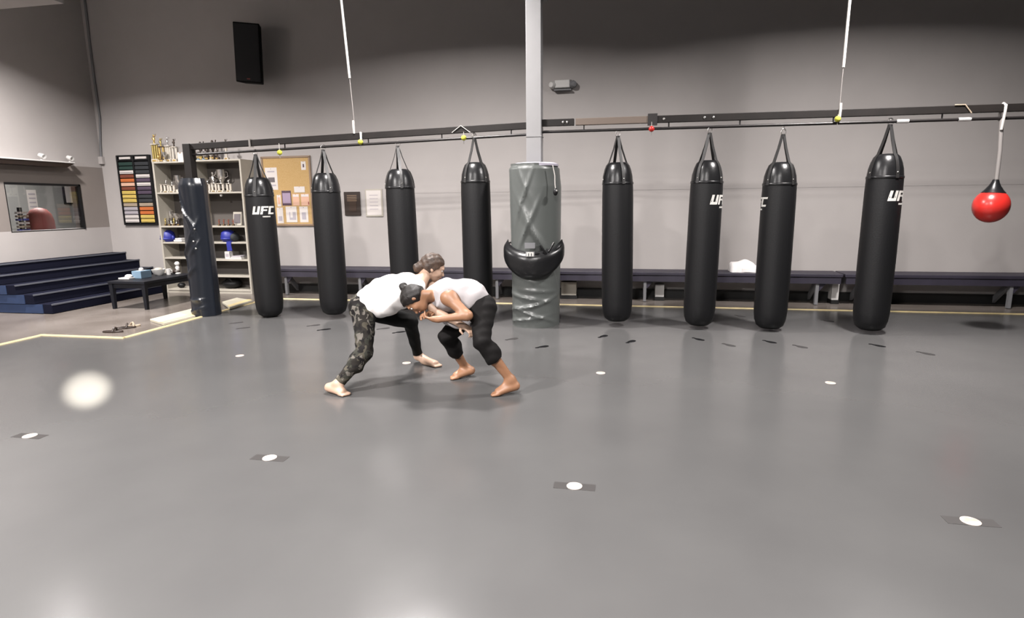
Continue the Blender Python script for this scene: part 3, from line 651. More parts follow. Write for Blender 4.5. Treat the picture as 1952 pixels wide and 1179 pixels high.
# emergency light
p=at(1073,162,YB-.05); t_=thing('emergency_light','white twin-head emergency light high on the wall beside the column','emergency light',(p.x,YW,p.z))
w=at(1096,162,YB-.05).x-at(1052,162,YB-.05).x
MB().hexa([(-w*.34,-.09,-.045),(w*.3,-.09,-.045),(w*.36,0,-.075),(-w*.4,0,-.075),(-w*.34,-.09,.07),(w*.3,-.09,.07),(w*.36,0,.085),(-w*.4,0,.085)]).build('housing','white',t_,bevel=.01)
for s,mm in ((-1,'white'),(1,'grey')):
    hd=MB().lathe([(.01,.05),(.04,.045),(.06,.0),(.06,-.03),(.05,-.03),(.01,-.015)],18,c=(s*w*.45,-.07,.0),R=Matrix.Rotation(PI/2,3,'X')@Matrix.Rotation(s*.5,3,'Y')).build('lamp_head',mm,t_,smooth=40)
MB().box((0,-.05,-.08),(w*.75,.1,.02)).build('base_tray','grey',t_,bevel=.004)
# wall speaker
yc=YB-.36
A=[at(448,48,yc),at(491,48,yc),at(505,158,yc),at(465,158,yc)]
ctr=sum(A,Vector())/4
sp=thing('wall_speaker','tall black loudspeaker mounted high on the wall with its bracket','loudspeaker',ctr)
wS=(A[1]-A[0]).length; hS=A[0].z-A[3].z
RS=Matrix.Rotation(.30,3,'Z')@Matrix.Rotation(.10,3,'X')@Matrix.Rotation(.06,3,'Y')
MB().prism([(-wS*.5,-.16),(wS*.5,-.16),(wS*.36,.16),(-wS*.36,.16)],-hS/2,hS/2,R=RS).build('cabinet','spk',sp,bevel=.012)
MB().box(RS@Vector((0,-.165,0)),(wS*.92,.012,hS*.95),R=RS).build('grille','black',sp)
MB().box(RS@Vector((0,-.173,-hS*.44)),(.05,.004,.015),R=RS).build('badge','redd',sp)
br=MB().tube([RS@Vector((0,.15,0)),Vector((-.06,.2,.02)),Vector((ctr.x*(YW/yc-1)*.95,YW-yc-.01,.1))],.02,8).build('bracket_arm','pipe',sp)
MB().box((ctr.x*(YW/yc-1)*.95,YW-yc-.01,.1),(.12,.02,.2)).build('wall_plate','pipe',sp)
# ------------------------------------------------------------------ belt display rack with belts
x0,x1=at(222,300,YB-.05).x,at(283,300,YB-.05).x; zt,zb=at(245,296,YB-.05).z,at(262,429,YB-.05).z; xm=(x0+x1)/2
br=thing('belt_rack','black two-column wall rack showing coloured martial arts belts','belt rack',(xm,YW,(zt+zb)/2))
hw=(x1-x0)/2; hh=(zt-zb)/2
MB().box((0,-.008,-.04),(2*hw,.014,2*hh-.1)).build('backboard','black',br)
for s in (-1,0,1): MB().box((s*hw,-.03,0),(.03,.05,2*hh)).build('upright','black',br,bevel=.004)
for zz in (hh-.01,hh-.09,-hh+.01): MB().box((0,-.03,zz),(2*hw,.04,.025)).build('cross_rail','black',br)
COLS=[[('green','dark green'),('green','dark green'),('paper','white'),('rust','rust red'),('orange','orange'),('peach','pale orange'),('rust','rust red'),('yelb','yellow'),('yelb','yellow'),('yelb','yellow'),('tanb','olive tan'),('lino','grey'),('lino','grey'),('paper','white'),('paper','white')],
      [('char','charcoal'),('char','charcoal'),('char','charcoal'),('paper','white'),('purb','purple'),('paper','white'),('purb','purple'),('purb','purple'),('char','charcoal'),('char','charcoal'),('tanb','tan'),('orange','orange'),('orange','orange'),('yelb','yellow'),('yelb','yellow')]]
for c in range(2):
    n=len(COLS[c]); span=2*hh-.16
    for k,(m,cn) in enumerate(COLS[c]):
        zz=hh-.12-span*(k+.5)/n+(zt+zb)/2; xx=xm+(-.5+c)*hw*1.0
        pos='left' if c==0 else 'right'
        top=['top','second','third','fourth','fifth','sixth','seventh','eighth','ninth','tenth','eleventh','twelfth','thirteenth','fourteenth','lowest'][k]
        t_=thing('martial_arts_belt',f'{cn} belt, {top} in the {pos} column of the belt rack','belt',(xx,YW-.04,zz),group='belts on the wall rack')
        ch_=span/n
        MB().box((0,-.002,0),(hw-.05,.018,ch_*.80)).build('belt_roll',m,t_,bevel=.004)
        MB().box((.0,-.012,-ch_*.12),(hw-.07,.004,ch_*.08)).build('stitch_line','char' if m in('paper','lino','yelb') else m,t_)
for s in (-1,1): 
    MB().box((s*hw*.5,-.045,hh-.05),(hw*.7,.012,.04)).build('name_plate','paper',br)
# ------------------------------------------------------------------ steps along the left wall
st=thing('carpeted_steps','navy carpeted step seating along the left wall','steps',(-9.1,8.4,-.01))
sx0=-8.38; n=5; hz=.142; trd=(sx0-(XL+.005))/n
Yend=YB-.01
for k in range(n):
    xa=sx0-trd*k; zt=hz*(k+1); yst=7.22-.02*k
    s_=MB().box(((xa+XL+.005)/2,(yst+Yend)/2,zt-hz/2-.004),(xa-XL-.005,Yend-yst,hz-.008)).build('step','carpet',st,world=True)
    MB().box((xa+.004,(yst+Yend)/2,zt-.010),(.022,Yend-yst,.022)).build('nosing','nosing',s_,world=True)
    MB().box(((xa-.16+XL+.005)/2,yst-.006,zt-hz/2-.004),(max(.05,xa-.16-XL-.005),.012,hz-.008)).build('side_panel','bluep',s_,world=True)
# ------------------------------------------------------------------ low table with small things
TZ=.43; tx0,tx1,ty0,ty1=-7.86,-7.20,7.72,8.85
tb=thing('low_table','low black table standing between the carpeted steps and the padded post','table',((tx0+tx1)/2,(ty0+ty1)/2,-.01))
MB().box(((tx0+tx1)/2,(ty0+ty1)/2,TZ-.02),(tx1-tx0,ty1-ty0,.04)).build('table_top','table',tb,world=True,bevel=.006)
MB().box(((tx0+tx1)/2,ty0+.04,TZ-.075),(tx1-tx0-.06,.025,.07)).build('apron','table',tb,world=True); MB().box((tx1-.04,(ty0+ty1)/2,TZ-.075),(.025,ty1-ty0-.06,.07)).build('apron','table',tb,world=True)
for x in (tx0+.04,tx1-.04):
    for y in (ty0+.04,ty1-.04): MB().hexa([(x-.022,y-.022,-.01),(x+.022,y-.022,-.01),(x+.022,y+.022,-.01),(x-.022,y+.022,-.01),(x-.032,y-.032,TZ-.04),(x+.032,y-.032,TZ-.04),(x+.032,y+.032,TZ-.04),(x-.032,y+.032,TZ-.04)]).build('leg','table',tb,world=True)
def ont(px,py): p=fl(px,py,TZ); return Vector((min(max(p.x,tx0+.08),tx1-.08),min(max(p.y,ty0+.08),ty1-.08),TZ))
p=ont(238,532); t_=thing('white_tray','white tray with a crumpled tissue on the black table','tray',p)
MB().box((0,0,.012),(.2,.15,.024)).build('tray','white',t_,bevel=.005); MB().ball((.03,.0,.045),(.06,.05,.03),10).build('tissue','towel',t_,smooth=60); 
p=ont(271,530); t_=thing('tissue_box','light blue tissue box on the black table','box',p)
MB().box((0,0,.06),(.17,.22,.12)).build('carton','ltblue',t_,bevel=.006); MB().box((0,0,.121),(.08,.12,.004)).build('slot','white',t_); MB().ball((0,0,.14),(.03,.04,.03),10).build('tissue','towel',t_,smooth=60)
p=ont(303,525); t_=thing('white_bowl','white round bowl on the black table behind the tissue box','bowl',p)
MB().lathe([(.01,0),(.05,0),(.09,.05),(.105,.10),(.098,.10),(.08,.05),(.01,.012)],22).build('bowl','white',t_,smooth=50); MB().ball((0,0,.09),(.07,.07,.04),12).build('contents','cream',t_,smooth=60)
p=ont(322,524); t_=thing('paper_cup','small white cup on the black table','cup',p)
MB().lathe([(.003,0),(.032,0),(.042,.1),(.038,.1),(.028,.01),(.003,.01)],18).build('cup','white',t_,smooth=40); MB().tube([(.04,0,.03),(.07,0,.045),(.065,0,.075),(.042,0,.085)],.006,6).build('handle','white',t_,smooth=60)
p=ont(336,522); t_=thing('brown_pouch','small dark brown pouch on the black table','pouch',p)
MB().ball((0,0,.035),(.075,.05,.035),14).build('pouch','brownd',t_,smooth=60); MB().box((0,-.0,.068),(.06,.012,.01)).build('zip','steel',t_)
p=ont(352,520); t_=thing('figurine','small white figurine at the far end of the black table','figurine',p)
MB().lathe([(.005,0),(.045,0),(.045,.02),(.02,.03),(.025,.07),(.035,.11),(.015,.14),(.005,.145)],16).build('body','white',t_,smooth=50); MB().ball((0,0,.17),(.042,.04,.04),12).build('head','white',t_,smooth=60)
# sandals on the brown floor
for k,(px,py,l) in enumerate(((214,634,'dark sandal lying next to the yellow mat corner'),(236,627,'brown sandal lying behind its mate near the mat corner'),(247,625,'tan sandal lying farthest from the mat corner'))):
    p=fl(px,py,-.01); t_=thing('sandal',l,'sandal',p,group='sandals by the mat',rotz=.2+.5*k)
    pts=[(.13*math.cos(a)+(.01*math.cos(2*a)),.045*math.sin(a)*(1+.18*math.cos(a))) for a in [2*PI*i/20 for i in range(20)]]
    MB().prism(pts,0,.022).build('sole','brownd' if k<2 else 'tanb',t_,bevel=.004)
    MB().tube([(.03,-.045,.015),(.04,-.03,.05),(.045,0,.062),(.04,.03,.05),(.03,.045,.015)],.012,8).build('strap','brownd' if k<2 else 'tanb',t_,smooth=60)
# ------------------------------------------------------------------ trophy shelving
YS=9.43; dpt=YB-.02-YS
def shelf(x0,x1,pxm,tops,label):
    t=thing('shelving_unit',label,'shelf',((x0+x1)/2,(YS+YB)/2,-.01),group='trophy shelves')
    zs=[at(pxm,y,YS).z for y in tops]; zs[-1]=.06; th=.028; H_=zs[0]+.0
    MB().box(((x0+x1)/2,YB-.025,H_/2),(x1-x0,.012,H_-.02)).build('back_panel','shelfback',t,world=True)
    for s,x in ((-1,x0),(1,x1)): MB().box((x-s*.016,(YS+YB-.03)/2,H_/2-.005),(.032,dpt,H_+.01)).build('side_panel','cream',t,world=True,bevel=.003)
    for z in zs: MB().box(((x0+x1)/2,(YS+YB-.03)/2,z-th/2),(x1-x0-.064,dpt-.01,th)).build('shelf_board','cream',t,world=True,bevel=.003)
    MB().box(((x0+x1)/2,YS+.02,.02),(x1-x0-.064,.02,.06)).build('plinth','cream',t,world=True)
    return zs
xA0=at(290,312,YS).x; xA1=at(361,312,YS).x; xB0=xA1+.01; xB1=at(458,303,YS).x
zA=shelf(xA0,xA1,320,[308,367,431,462,491,556],'cream trophy shelf next to the belt rack')
zB=shelf(xB0,xB1,420,[304,366,431,462,495,526,559],'cream trophy shelf next to the logo bag')
def figure(b,z,h,r=.02):
    b.lathe([(.003,z),(r*.7,z),(r*.5,z+h*.3),(r*.9,z+h*.55),(r*.3,z+h*.75),(.003,z+h*.76)],10); b.ball((0,0,z+h*.87),(r*.55,r*.55,h*.12),8)
    b.tube([(0,0,z+h*.66),(r*1.4,0,z+h*.8),(r*1.7,0,z+h*1.0)],r*.22,6); b.tube([(0,0,z+h*.66),(-r*1.3,0,z+h*.6),(-r*1.2,0,z+h*.45)],r*.22,6)
GRP='trophies on the shelves'
def col_trophy(loc,h,w,ncol,mcol,mfig,mbase,label):
    t=thing('column_trophy',label,'trophy',loc,group=GRP); bh=h*.12
    MB().box((0,0,bh/2),(w,w*.7,bh)).build('base',mbase,t,bevel=.004)
    MB().box((0,-w*.36,bh/2),(w*.6,.004,bh*.5)).build('name_plate','gold',t)
    xs=[0] if ncol==1 else [(-.5+i/(ncol-1))*w*.7 for i in range(ncol)]
    for x in xs: MB().lathe([(.003,bh),(.02,bh),(.02,h*.62),(.003,h*.62)],10,c=(x,0,0)).build('column',mcol,t,smooth=40)
    MB().box((0,0,h*.64),(w*.95,w*.6,h*.04)).build('platform',mbase,t,bevel=.003)
    b=MB(); figure(b,h*.66,h*.34,max(.018,h*.055)); b.build('figure',mfig,t,smooth=60); return t
def cup_trophy(loc,h,m,mbase,label):
    t=thing('cup_trophy',label,'trophy',loc,group=GRP)
    MB().lathe([(.004,0),(h*.2,0),(h*.2,h*.16),(.004,h*.16)],14).build('base',mbase,t,smooth=40)
    MB().lathe([(.004,h*.16),(h*.12,h*.16),(h*.03,h*.25),(h*.03,h*.42),(h*.15,h*.55),(h*.2,h*.75),(h*.22,h),(h*.2,h),(h*.17,h*.75),(.004,h*.56)],18).build('bowl',m,t,smooth=45)
    for s in (-1,1): MB().tube([(s*h*.2,0,h*.9),(s*h*.31,0,h*.88),(s*h*.32,0,h*.7),(s*h*.17,0,h*.62)],h*.018,6).build('handle',m,t,smooth=60)
    return t
def fig_trophy(loc,h,m,mbase,label):
    t=thing('figure_trophy',label,'trophy',loc,group=GRP)
    MB().box((0,0,h*.12),(h*.34,h*.3,h*.24)).build('base',mbase,t,bevel=.004); MB().box((0,-h*.155,h*.12),(h*.22,.004,h*.1)).build('name_plate','gold',t)
    b=MB(); figure(b,h*.24,h*.76,h*.12); b.build('figure',m,t,smooth=60); return t
def plaque_(loc,w,h,m,m2,label,name='award_plaque',cat='plaque'):
    t=thing(name,label,cat,loc,group='plaques on the shelves')
    R=Matrix.Rotation(-.15,3,'X'); MB().box((0,.0,h/2+.003),(w,.018,h),R=R).build('board',m,t,bevel=.003); MB().box((0,-.012,h/2+.004),(w*.75,.004,h*.7),R=R).build('plate',m2,t); MB().box((0,.05,h*.2),(.02,.07,h*.36)).build('stand','black',t); return t
ym=YS+.17
def sx(px,py,y=ym): return at(px,py,y).x
zt=zA[0]
L=[(297,.50,.13,3,'goldd','gold','marble','tall three-column gold trophy at the end of the shelf top beside the belts'),(309,.42,.11,2,'gold','goldd','walnut','two-column gold trophy with dark base on the shelf top'),(322,.44,.12,3,'marble','silver','marble','pale three-column trophy on the shelf top'),(334,.40,.10,2,'marble','walnut','marble','pale two-column trophy with a dark figure on the shelf top')]
for k,(px,h,w,nc,a,b_,c,l) in enumerate(L): col_trophy((sx(px,300,ym-.05*(k%2)),ym-.05*(k%2),zt),h,w,nc,a,b_,c,l)
cup_trophy((sx(314,303,YS+.07),YS+.07,zt),.17,'silver','marble','small silver cup in front of the column trophies')
fig_trophy((sx(302,305,YS+.08),YS+.08,zt),.15,'gold','marble','small gold figure in front of the tallest trophy')
pw=at(344,300,YS-.005); t_=thing('paper_sheet','white paper sheet taped over the top corner of the shelf','sheet',(pw.x+.0,YS-.006,pw.z)); MB().box((0,0,0),(.11,.003,.17)).build('sheet','paper',t_); MB().box((0,-.002,.075),(.04,.002,.02)).build('tape','tanb',t_)
zt=zB[0]
for k,(px,h,m,mb,l) in enumerate(((372,.24,'walnut','walnut','dark figure trophy at the inner end of the right shelf top'),(384,.34,'brownd','goldd','slim dark figure trophy on the right shelf top'),(396,.30,'brownd','walnut','slim leaning dark figure trophy on the right shelf top'),(407,.36,'walnut','walnut','tall dark figure trophy on a walnut block on the right shelf top'))):
    fig_trophy((sx(px,300,ym+.06),ym+.06,zt),h,m,mb,l)
for k,(px,l) in enumerate(((378,'blue-white glass cup beside the post'),(388,'second blue-white glass cup on the right shelf top'))):
    cup_trophy((sx(px,300,YS+.07),YS+.07,zt),.15,'silver','ltblue',l)
cup_trophy((sx(402,300,YS+.08),YS+.08,zt),.13,'marble','cream','pale stone cup on the right shelf top')
fig_trophy((sx(415,300,YS+.1),YS+.1,zt),.20,'walnut','walnut','short dark figure trophy toward the bag end of the shelf top')
col_trophy((sx(432,298,ym),ym,zt),.36,.08,1,'marble','walnut','marble','single-column trophy with a dark finial at the bag end of the shelf top')
# first compartment
zt=zA[1]
for k,(px,h,l) in enumerate(((305,.23,'pale block trophy in the left shelf first compartment beside the side panel'),(318,.22,'pale block trophy in the middle of the left first compartment'),(329,.20,'pale block trophy deeper in the left first compartment'))):
    col_trophy((sx(px,364,ym-.06),ym-.06,zt),h,.10,2,'marble','silver','marble',l)
cup_trophy((sx(312,364,ym+.1),ym+.1,zt),.36,'silver','walnut','big silver cup at the back of the left first compartment')
cup_trophy((sx(342,364,ym-.04),ym-.04,zt),.30,'silver','marble','silver cup beside the padded post in the left first compartment')
zt=zB[1]
for k,(px,h,w,l) in enumerate(((397,.22,.09,'pale block trophy in the right first compartment beside the post'),(409,.24,.10,'pale pink block trophy in the right first compartment'),(422,.23,.12,'broad pale trophy in the middle of the right first compartment'),(437,.22,.09,'pale trophy near the side panel of the right first compartment'))):
    col_trophy((sx(px,363,ym-.06),ym-.06,zt),h,w,2,'marble','silver','marble',l)
cup_trophy((sx(425,363,ym+.1),ym+.1,zt),.40,'silver','walnut','big grey cup at the back of the right first compartment')
fig_trophy((sx(408,363,ym+.1),ym+.1,zt),.38,'silver','walnut','silver figure trophy behind the pale blocks')
# second compartment: rows of small dark trophies and a photo
zt=zA[2]
for k,px in enumerate((308,316,324,332,341)): fig_trophy((sx(px,428,YS+.08+.03*(k%2)),YS+.08+.03*(k%2),zt),.14,'goldd' if k%2 else 'brownd','walnut',['dark figurine in the left second compartment next to the side panel','second gilt figurine in the left second compartment','middle dark figurine in the left second compartment','fourth gilt figurine in the left second compartment','dark figurine in the left second compartment next to the post'][k])
cup_trophy((sx(327,428,ym+.08),ym+.08,zt),.26,'silver','marble','bright silver cup behind the dark figurines')
cup_trophy((sx(337,428,ym+.08),ym+.08,zt),.22,'silver','walnut','lower silver cup behind the dark figurines')
zt=zB[2]
for k,px in enumerate((418,427,436,445)): fig_trophy((sx(px,428,YS+.08),YS+.08,zt),.12,'rust','walnut',['reddish figurine in the right second compartment next to the post','second reddish figurine in the right second compartment','third reddish figurine in the right second compartment','reddish figurine beside the framed photo'][k])
plaque_((sx(452,428,YS+.13),YS+.16,zt),.17,.24,'cream','ink','cream framed photo standing in the right shelf',name='framed_photo',cat='photo')
MBs=MB().ball((0,0,0),.026,12); sb=MBs.build('small_globe','white',None,smooth=60,loc=None); sb.location=(sx(422,374,YS+.06),YS+.06,zB[1]-.028-.03); tag(sb,'small white round fitting under the shelf board','fitting')
# gear on lower shelves
def gear(loc,m,label,sc_=1.0):
    t=thing('sparring_helmet',label,'helmet',loc,group='sparring gear on the shelves')
    MB().lathe([(.09*sc_,0),(.12*sc_,.02*sc_),(.135*sc_,.10*sc_),(.115*sc_,.18*sc_),(.06*sc_,.22*sc_),(.005,.225*sc_)],18).build('shell',m,t,smooth=60)
    MB().tube([(.1*sc_*math.cos(a),.115*sc_*math.sin(a)-.02,.06*sc_) for a in [PI+PI*i/8 for i in range(9)]],.022*sc_,8).build('face_guard',m,t,smooth=60)
    for s in (-1,1): MB().ball((s*.12*sc_,0,.08*sc_),(.03*sc_,.045*sc_,.055*sc_),10).build('ear_pad',m,t,smooth=60)
    return t
gear((sx(321,460,YS+.16),YS+.16,zA[3]),'blue','blue padded helmet on the left shelf',.95)
t_=thing('glove_pair','white folded cloth beside the blue helmet on the left shelf','cloth',(sx(343,460,YS+.1),YS+.1,zA[3])); MB().box((0,0,.02),(.17,.12,.04)).build('lower_fold','white',t_,bevel=.012); MB().box((0.01,0,.055),(.14,.11,.03)).build('upper_fold','white',t_,bevel=.012)
t_.name='folded_cloth'
gear((sx(436,460,YS+.15),YS+.15,zB[3]),'blue','blue padded helmet on the right shelf',.95)
t_=thing('blue_strap','blue cloth strap hanging over the right shelf edge','strap',(sx(437,470,YS-.01),YS-.012,zB[3]+.002)); MB().strip([(0,.06,.006),(0,.0,.006),(0,-.006,-.05),(.01,-.006,-.13)],(1,0,0),.09,.008).build('band','blue',t_,smooth=50); MB().box((.01,-.006,-.14),(.10,.012,.03)).build('hem','blue',t_,bevel=.003)
t_=thing('dark_bag','dark gym bag at the back of the right shelf','bag',(sx(449,460,ym),ym,zB[3])); MB().ball((0,0,.08),(.06,.12,.08),14).build('body','char',t_,smooth=60); MB().tube([(-.04,0,.13),(0,0,.19),(.04,0,.13)],.01,6).build('handle','black',t_,smooth=60)
t_=thing('paper_stack','pile of white papers on the right shelf','papers',(sx(455,493,YS+.12),YS+.12,zB[4])); 
for k in range(3): MB().box((.01*k,0,.012+.022*k),(.24-.03*k,.18,.02)).build('paper_bundle',['paper','white','lino'][k],t_)
t_=thing('white_cup','white carton standing beside the paper pile','carton',(sx(437,493,YS+.1),YS+.1,zB[4])); MB().box((0,0,.07),(.10,.1,.14)).build('body','white',t_,bevel=.006); MB().box((0,-.051,.07),(.06,.003,.05)).build('print','lino',t_); t_.name='white_carton'
t_=thing('shoe_bag','dark bag on the bottom of the right shelf','bag',(sx(443,556,YS+.2),YS+.2,zB[6])); MB().ball((0,0,.09),(.19,.13,.09),16).build('body','black',t_,smooth=60); MB().tube([(-.09,-.08,.12),(-.03,-.1,.19),(.05,-.1,.18),(.09,-.08,.12)],.011,6).build('handle','black',t_,smooth=60)
t_=thing('small_pouch','small dark pouch on the bottom of the left shelf','pouch',(sx(347,552,YS+.15),YS+.15,zA[5])); MB().ball((0,0,.05),(.07,.07,.05),12).build('body','black',t_,smooth=60); MB().tube([(-.03,0,.09),(0,0,.12),(.03,0,.09)],.006,6).build('loop','black',t_,smooth=60)
# ------------------------------------------------------------------ floor dots and footprints
DOTS=[(57,832,'by the bright pool of light'),(514,874,'between the light pool and the wrestlers'),(1095,928,'in front of the padded column on the open mat'),(1850,995,'alone on the dim side of the mat'),(457,679,'in front of the logo bag by the dark post'),(775,693,'beside the forward foot of the wrestler in white'),(1145,712,'on the mat right of the barefoot wrestlers'),(1583,731,'in front of the two bags beside the towel')]
Lg=['pale floor dot on dark tape ','pale floor dot on dark tape ','pale floor dot on dark tape ','pale floor dot on dark tape ','small pale floor dot ','small pale floor dot ','small pale floor dot ','small pale floor dot ']
for (px,py,l),pre in zip(DOTS,Lg):
    p=fl(px,py); t_=thing('floor_dot',pre+l,'floor marker',(p.x,p.y,.0),group='round floor markers')
    r=.048*(.9 if py>800 else .86)
    ang=math.atan2(p.y,p.x)-PI/2
    MB().box((0,0,.0006),(.23,.075,.0012)).build('tape_strip','tape',t_) if py>800 else None
    MB().lathe([(.001,.0012),(r,.0012),(r,.004),(r*.9,.0048),(.001,.0048)],28).build('disc','rim',t_,smooth=40)
    MB().lathe([(.001,.0048),(r*.78,.0048),(r*.78,.0054),(.001,.0054)],24).build('printed_face','marker',t_,smooth=40)
FT=[(463,626,1,'beside the logo bag near the dark post'),(450,616,1,'by the foot of the dark padded post'),(617,629,0,'under the bag beside the wrestlers'),(597,621,1,'behind the bag beside the wrestlers'),(730,627,1,'between the legs of the wrestler in white'),(760,634,0,'behind the bent knee of the wrestler in white'),(975,647,1,'left of the padded column'),(1033,662,0,'in front of the padded column'),(1149,642,0,'under the bag right of the column'),(1202,652,0,'in front of the bag right of the column'),(1330,647,0,'under the bag with the turned logo'),(1388,658,1,'right of the bag with the turned logo'),(1466,652,0,'under the bag beside the towel'),(1524,661,1,'right of the bag beside the towel'),(1410,603,1,'behind the bags below the towel'),(1576,612,1,'behind the bags below the bench joint'),(1671,659,0,'under the bag with the large logo'),(1763,674,1,'right of the bag with the large logo')]
for k,(px,py,wn,l) in enumerate(FT):
    p=fl(px,py); t_=thing('footprint_sticker',('worn grey' if wn else 'black')+' footprint sticker '+l,'floor sticker',(p.x,p.y,0),group='footprint stickers on the mat',rotz=(.75 if px<1100 else (1.0 if px<1260 else -.9)))
    s_=.95
    pts=[((.075+.012*math.sin(a))*s_*math.cos(a)+.02,(.036+.010*math.cos(a))*s_*math.sin(a)) for a in [2*PI*i/18 for i in range(18)]]
    MB().prism(pts,0,.0025).build('sole','footg' if wn else 'foot',t_)
    MB().lathe([(.001,0),(.022*s_,0),(.022*s_,.0025),(.001,.0025)],12,c=(-.068*s_,0,0)).build('heel','footg' if wn else 'foot',t_)
# ------------------------------------------------------------------ people: signed-distance bodies
class SDF:
    def __init__(s,lo,hi,res):
        s.lo=np.array(lo,float); s.res=res; s.n=np.ceil((np.array(hi)-s.lo)/res).astype(int)+1
        s.g=np.full(s.n,1.0,np.float32)
    def blk(s,lo,hi):
        a=np.clip(np.floor((np.array(lo)-s.lo)/s.res).astype(int),0,s.n); b=np.clip(np.ceil((np.array(hi)-s.lo)/s.res).astype(int)+1,0,s.n)
        if (b<=a).any(): return None
        ax=[s.lo[i]+s.res*np.arange(a[i],b[i]) for i in range(3)]
        X,Y,Z=np.meshgrid(*ax,indexing='ij'); return tuple(slice(a[i],b[i]) for i in range(3)),X,Y,Z
    def comb(s,sl,d,k,op):
        g=s.g[sl]
        if op=='+':
            h=np.maximum(k-np.abs(g-d),0)/k; s.g[sl]=np.minimum(g,d)-h*h*k*.25
        else:
            d=-d; h=np.maximum(k-np.abs(g-d),0)/k; s.g[sl]=np.maximum(g,d)+h*h*k*.25
    def cone(s,a,b,ra,rb,k=.02,op='+',cut=None,flat=None):
        a=np.array(a);b=np.array(b);m=max(ra,rb)+.06
        q=s.blk(np.minimum(a,b)-m,np.maximum(a,b)+m)
        if q is None: return
        sl,X,Y,Z=q; ab=b-a; L=max(ab@ab,1e-9)
        px,py,pz=X-a[0],Y-a[1],Z-a[2]
        t=np.clip((px*ab[0]+py*ab[1]+pz*ab[2])/L,0,1)
        d=np.sqrt((px-t*ab[0])**2+(py-t*ab[1])**2+(pz-t*ab[2])**2)-(ra+(rb-ra)*t)
        if cut is not None:
            for (pt,nr) in cut: d=np.maximum(d,(X-pt[0])*nr[0]+(Y-pt[1])*nr[1]+(Z-pt[2])*nr[2])
        s.comb(sl,d.astype(np.float32),k,op)
    def ell(s,c,r,ax=None,k=.02,op='+',cut=None):
        c=np.array(c); r=np.array(r,float); m=r.max()+.06; q=s.blk(c-m,c+m)
        if q is None: return
        sl,X,Y,Z=q; P=np.stack([X-c[0],Y-c[1],Z-c[2]],-1)
        if ax is not None: P=P@np.array(ax,float).T
        k0=np.sqrt(((P/r)**2).sum(-1)); k1=np.sqrt(((P/(r*r))**2).sum(-1))+1e-9
        d=k0*(k0-1)/k1
        if cut is not None:
            for (pt,nr) in cut: d=np.maximum(d,(X-pt[0])*nr[0]+(Y-pt[1])*nr[1]+(Z-pt[2])*nr[2])
        s.comb(sl,d.astype(np.float32),k,op)
    def plane(s,pt,nr):
        ax=[s.lo[i]+s.res*np.arange(s.n[i]) for i in range(3)]
        d=((ax[0]-pt[0])*nr[0])[:,None,None]+((ax[1]-pt[1])*nr[1])[None,:,None]+((ax[2]-pt[2])*nr[2])[None,None,:]
        s.g=np.maximum(s.g,d.astype(np.float32))
    def ripple(s,amp,freqs):
        ax=[s.lo[i]+s.res*np.arange(s.n[i]) for i in range(3)]
        for (fx,fy,fz,ph) in freqs:
            a=(ax[0]*fx)[:,None,None]+(ax[1]*fy)[None,:,None]+(ax[2]*fz)[None,None,:]+ph
            s.g+=(amp*np.sin(a)).astype(np.float32)*(np.abs(s.g)<.05)
    def mesh(s,name,mats,parent,off,matfn=None,smooth_it=2):
        g=s.g; ins=g<0; n=s.n
        c=np.zeros(n-1,np.int8)
        for i in (0,1):
            for j in (0,1):
                for k in (0,1): c+=ins[i:n[0]-1+i,j:n[1]-1+j,k:n[2]-1+k]
        act=(c>0)&(c<8); ids=np.full(act.shape,-1,np.int64); w=np.argwhere(act); ids[act]=np.arange(len(w))
        acc=np.zeros((len(w),3)); cnt=np.zeros(len(w))
        cor=[(i,j,k) for i in (0,1) for j in (0,1) for k in (0,1)]
        for a in cor:
            for axi in range(3):
                if a[axi]: continue
                b=list(a); b[axi]=1
                ga=g[w[:,0]+a[0],w[:,1]+a[1],w[:,2]+a[2]]; gb=g[w[:,0]+b[0],w[:,1]+b[1],w[:,2]+b[2]]
                m=(ga<0)!=(gb<0); t=np.where(m,ga/(ga-gb+1e-12),0)
                p=np.tile(np.array(a,float),(len(w),1)); p[:,axi]+=t
                acc[m]+=p[m]; cnt[m]+=1
        V=s.lo+(w+acc/np.maximum(cnt,1)[:,None])*s.res
        Fs=[]
        for axi in range(3):
            o1,o2=[(1,2),(2,0),(0,1)][axi]
            sa=[slice(1,None)]*3; sa[axi]=slice(0,-1); sb=[slice(1,None)]*3; sb[axi]=slice(1,None)
            A_=ins[tuple(sa)]; B_=ins[tuple(sb)]; e=np.argwhere(A_!=B_)
            base=e.copy(); base[:,o1]+=1; base[:,o2]+=1
            ok=(base<np.array(act.shape)).all(1)&True
            base=base[ok]; ee=e[ok]; flip=A_[tuple(ee.T)]
            def gid(d1,d2):
                q=base.copy(); q[:,o1]-=d1; q[:,o2]-=d2; return ids[q[:,0],q[:,1],q[:,2]]
            q=np.stack([gid(1,1),gid(0,1),gid(0,0),gid(1,0)],1); q[~flip]=q[~flip][:,::-1]; Fs.append(q)
        F=np.concatenate(Fs); F=F[(F>=0).all(1)]
        # light smoothing
        for _ in range(smooth_it):
            sm=np.zeros_like(V); ct=np.zeros(len(V))
            for i in range(4):
                a,b=F[:,i],F[:,(i+1)%4]
                np.add.at(sm,a,V[b]); np.add.at(sm,b,V[a]); np.add.at(ct,a,1); np.add.at(ct,b,1)
            V=V*.5+.5*sm/np.maximum(ct,1)[:,None]
        me=bpy.data.meshes.new(name); me.from_pydata((V-np.array(off)).tolist(),[],F.tolist())
        for q in mats: me.materials.append(M[q])
        if matfn is not None: me.polygons.foreach_set('material_index',matfn(V[F].mean(1)).astype(np.int32))
        me.polygons.foreach_set('use_smooth',[True]*len(F)); me.update()
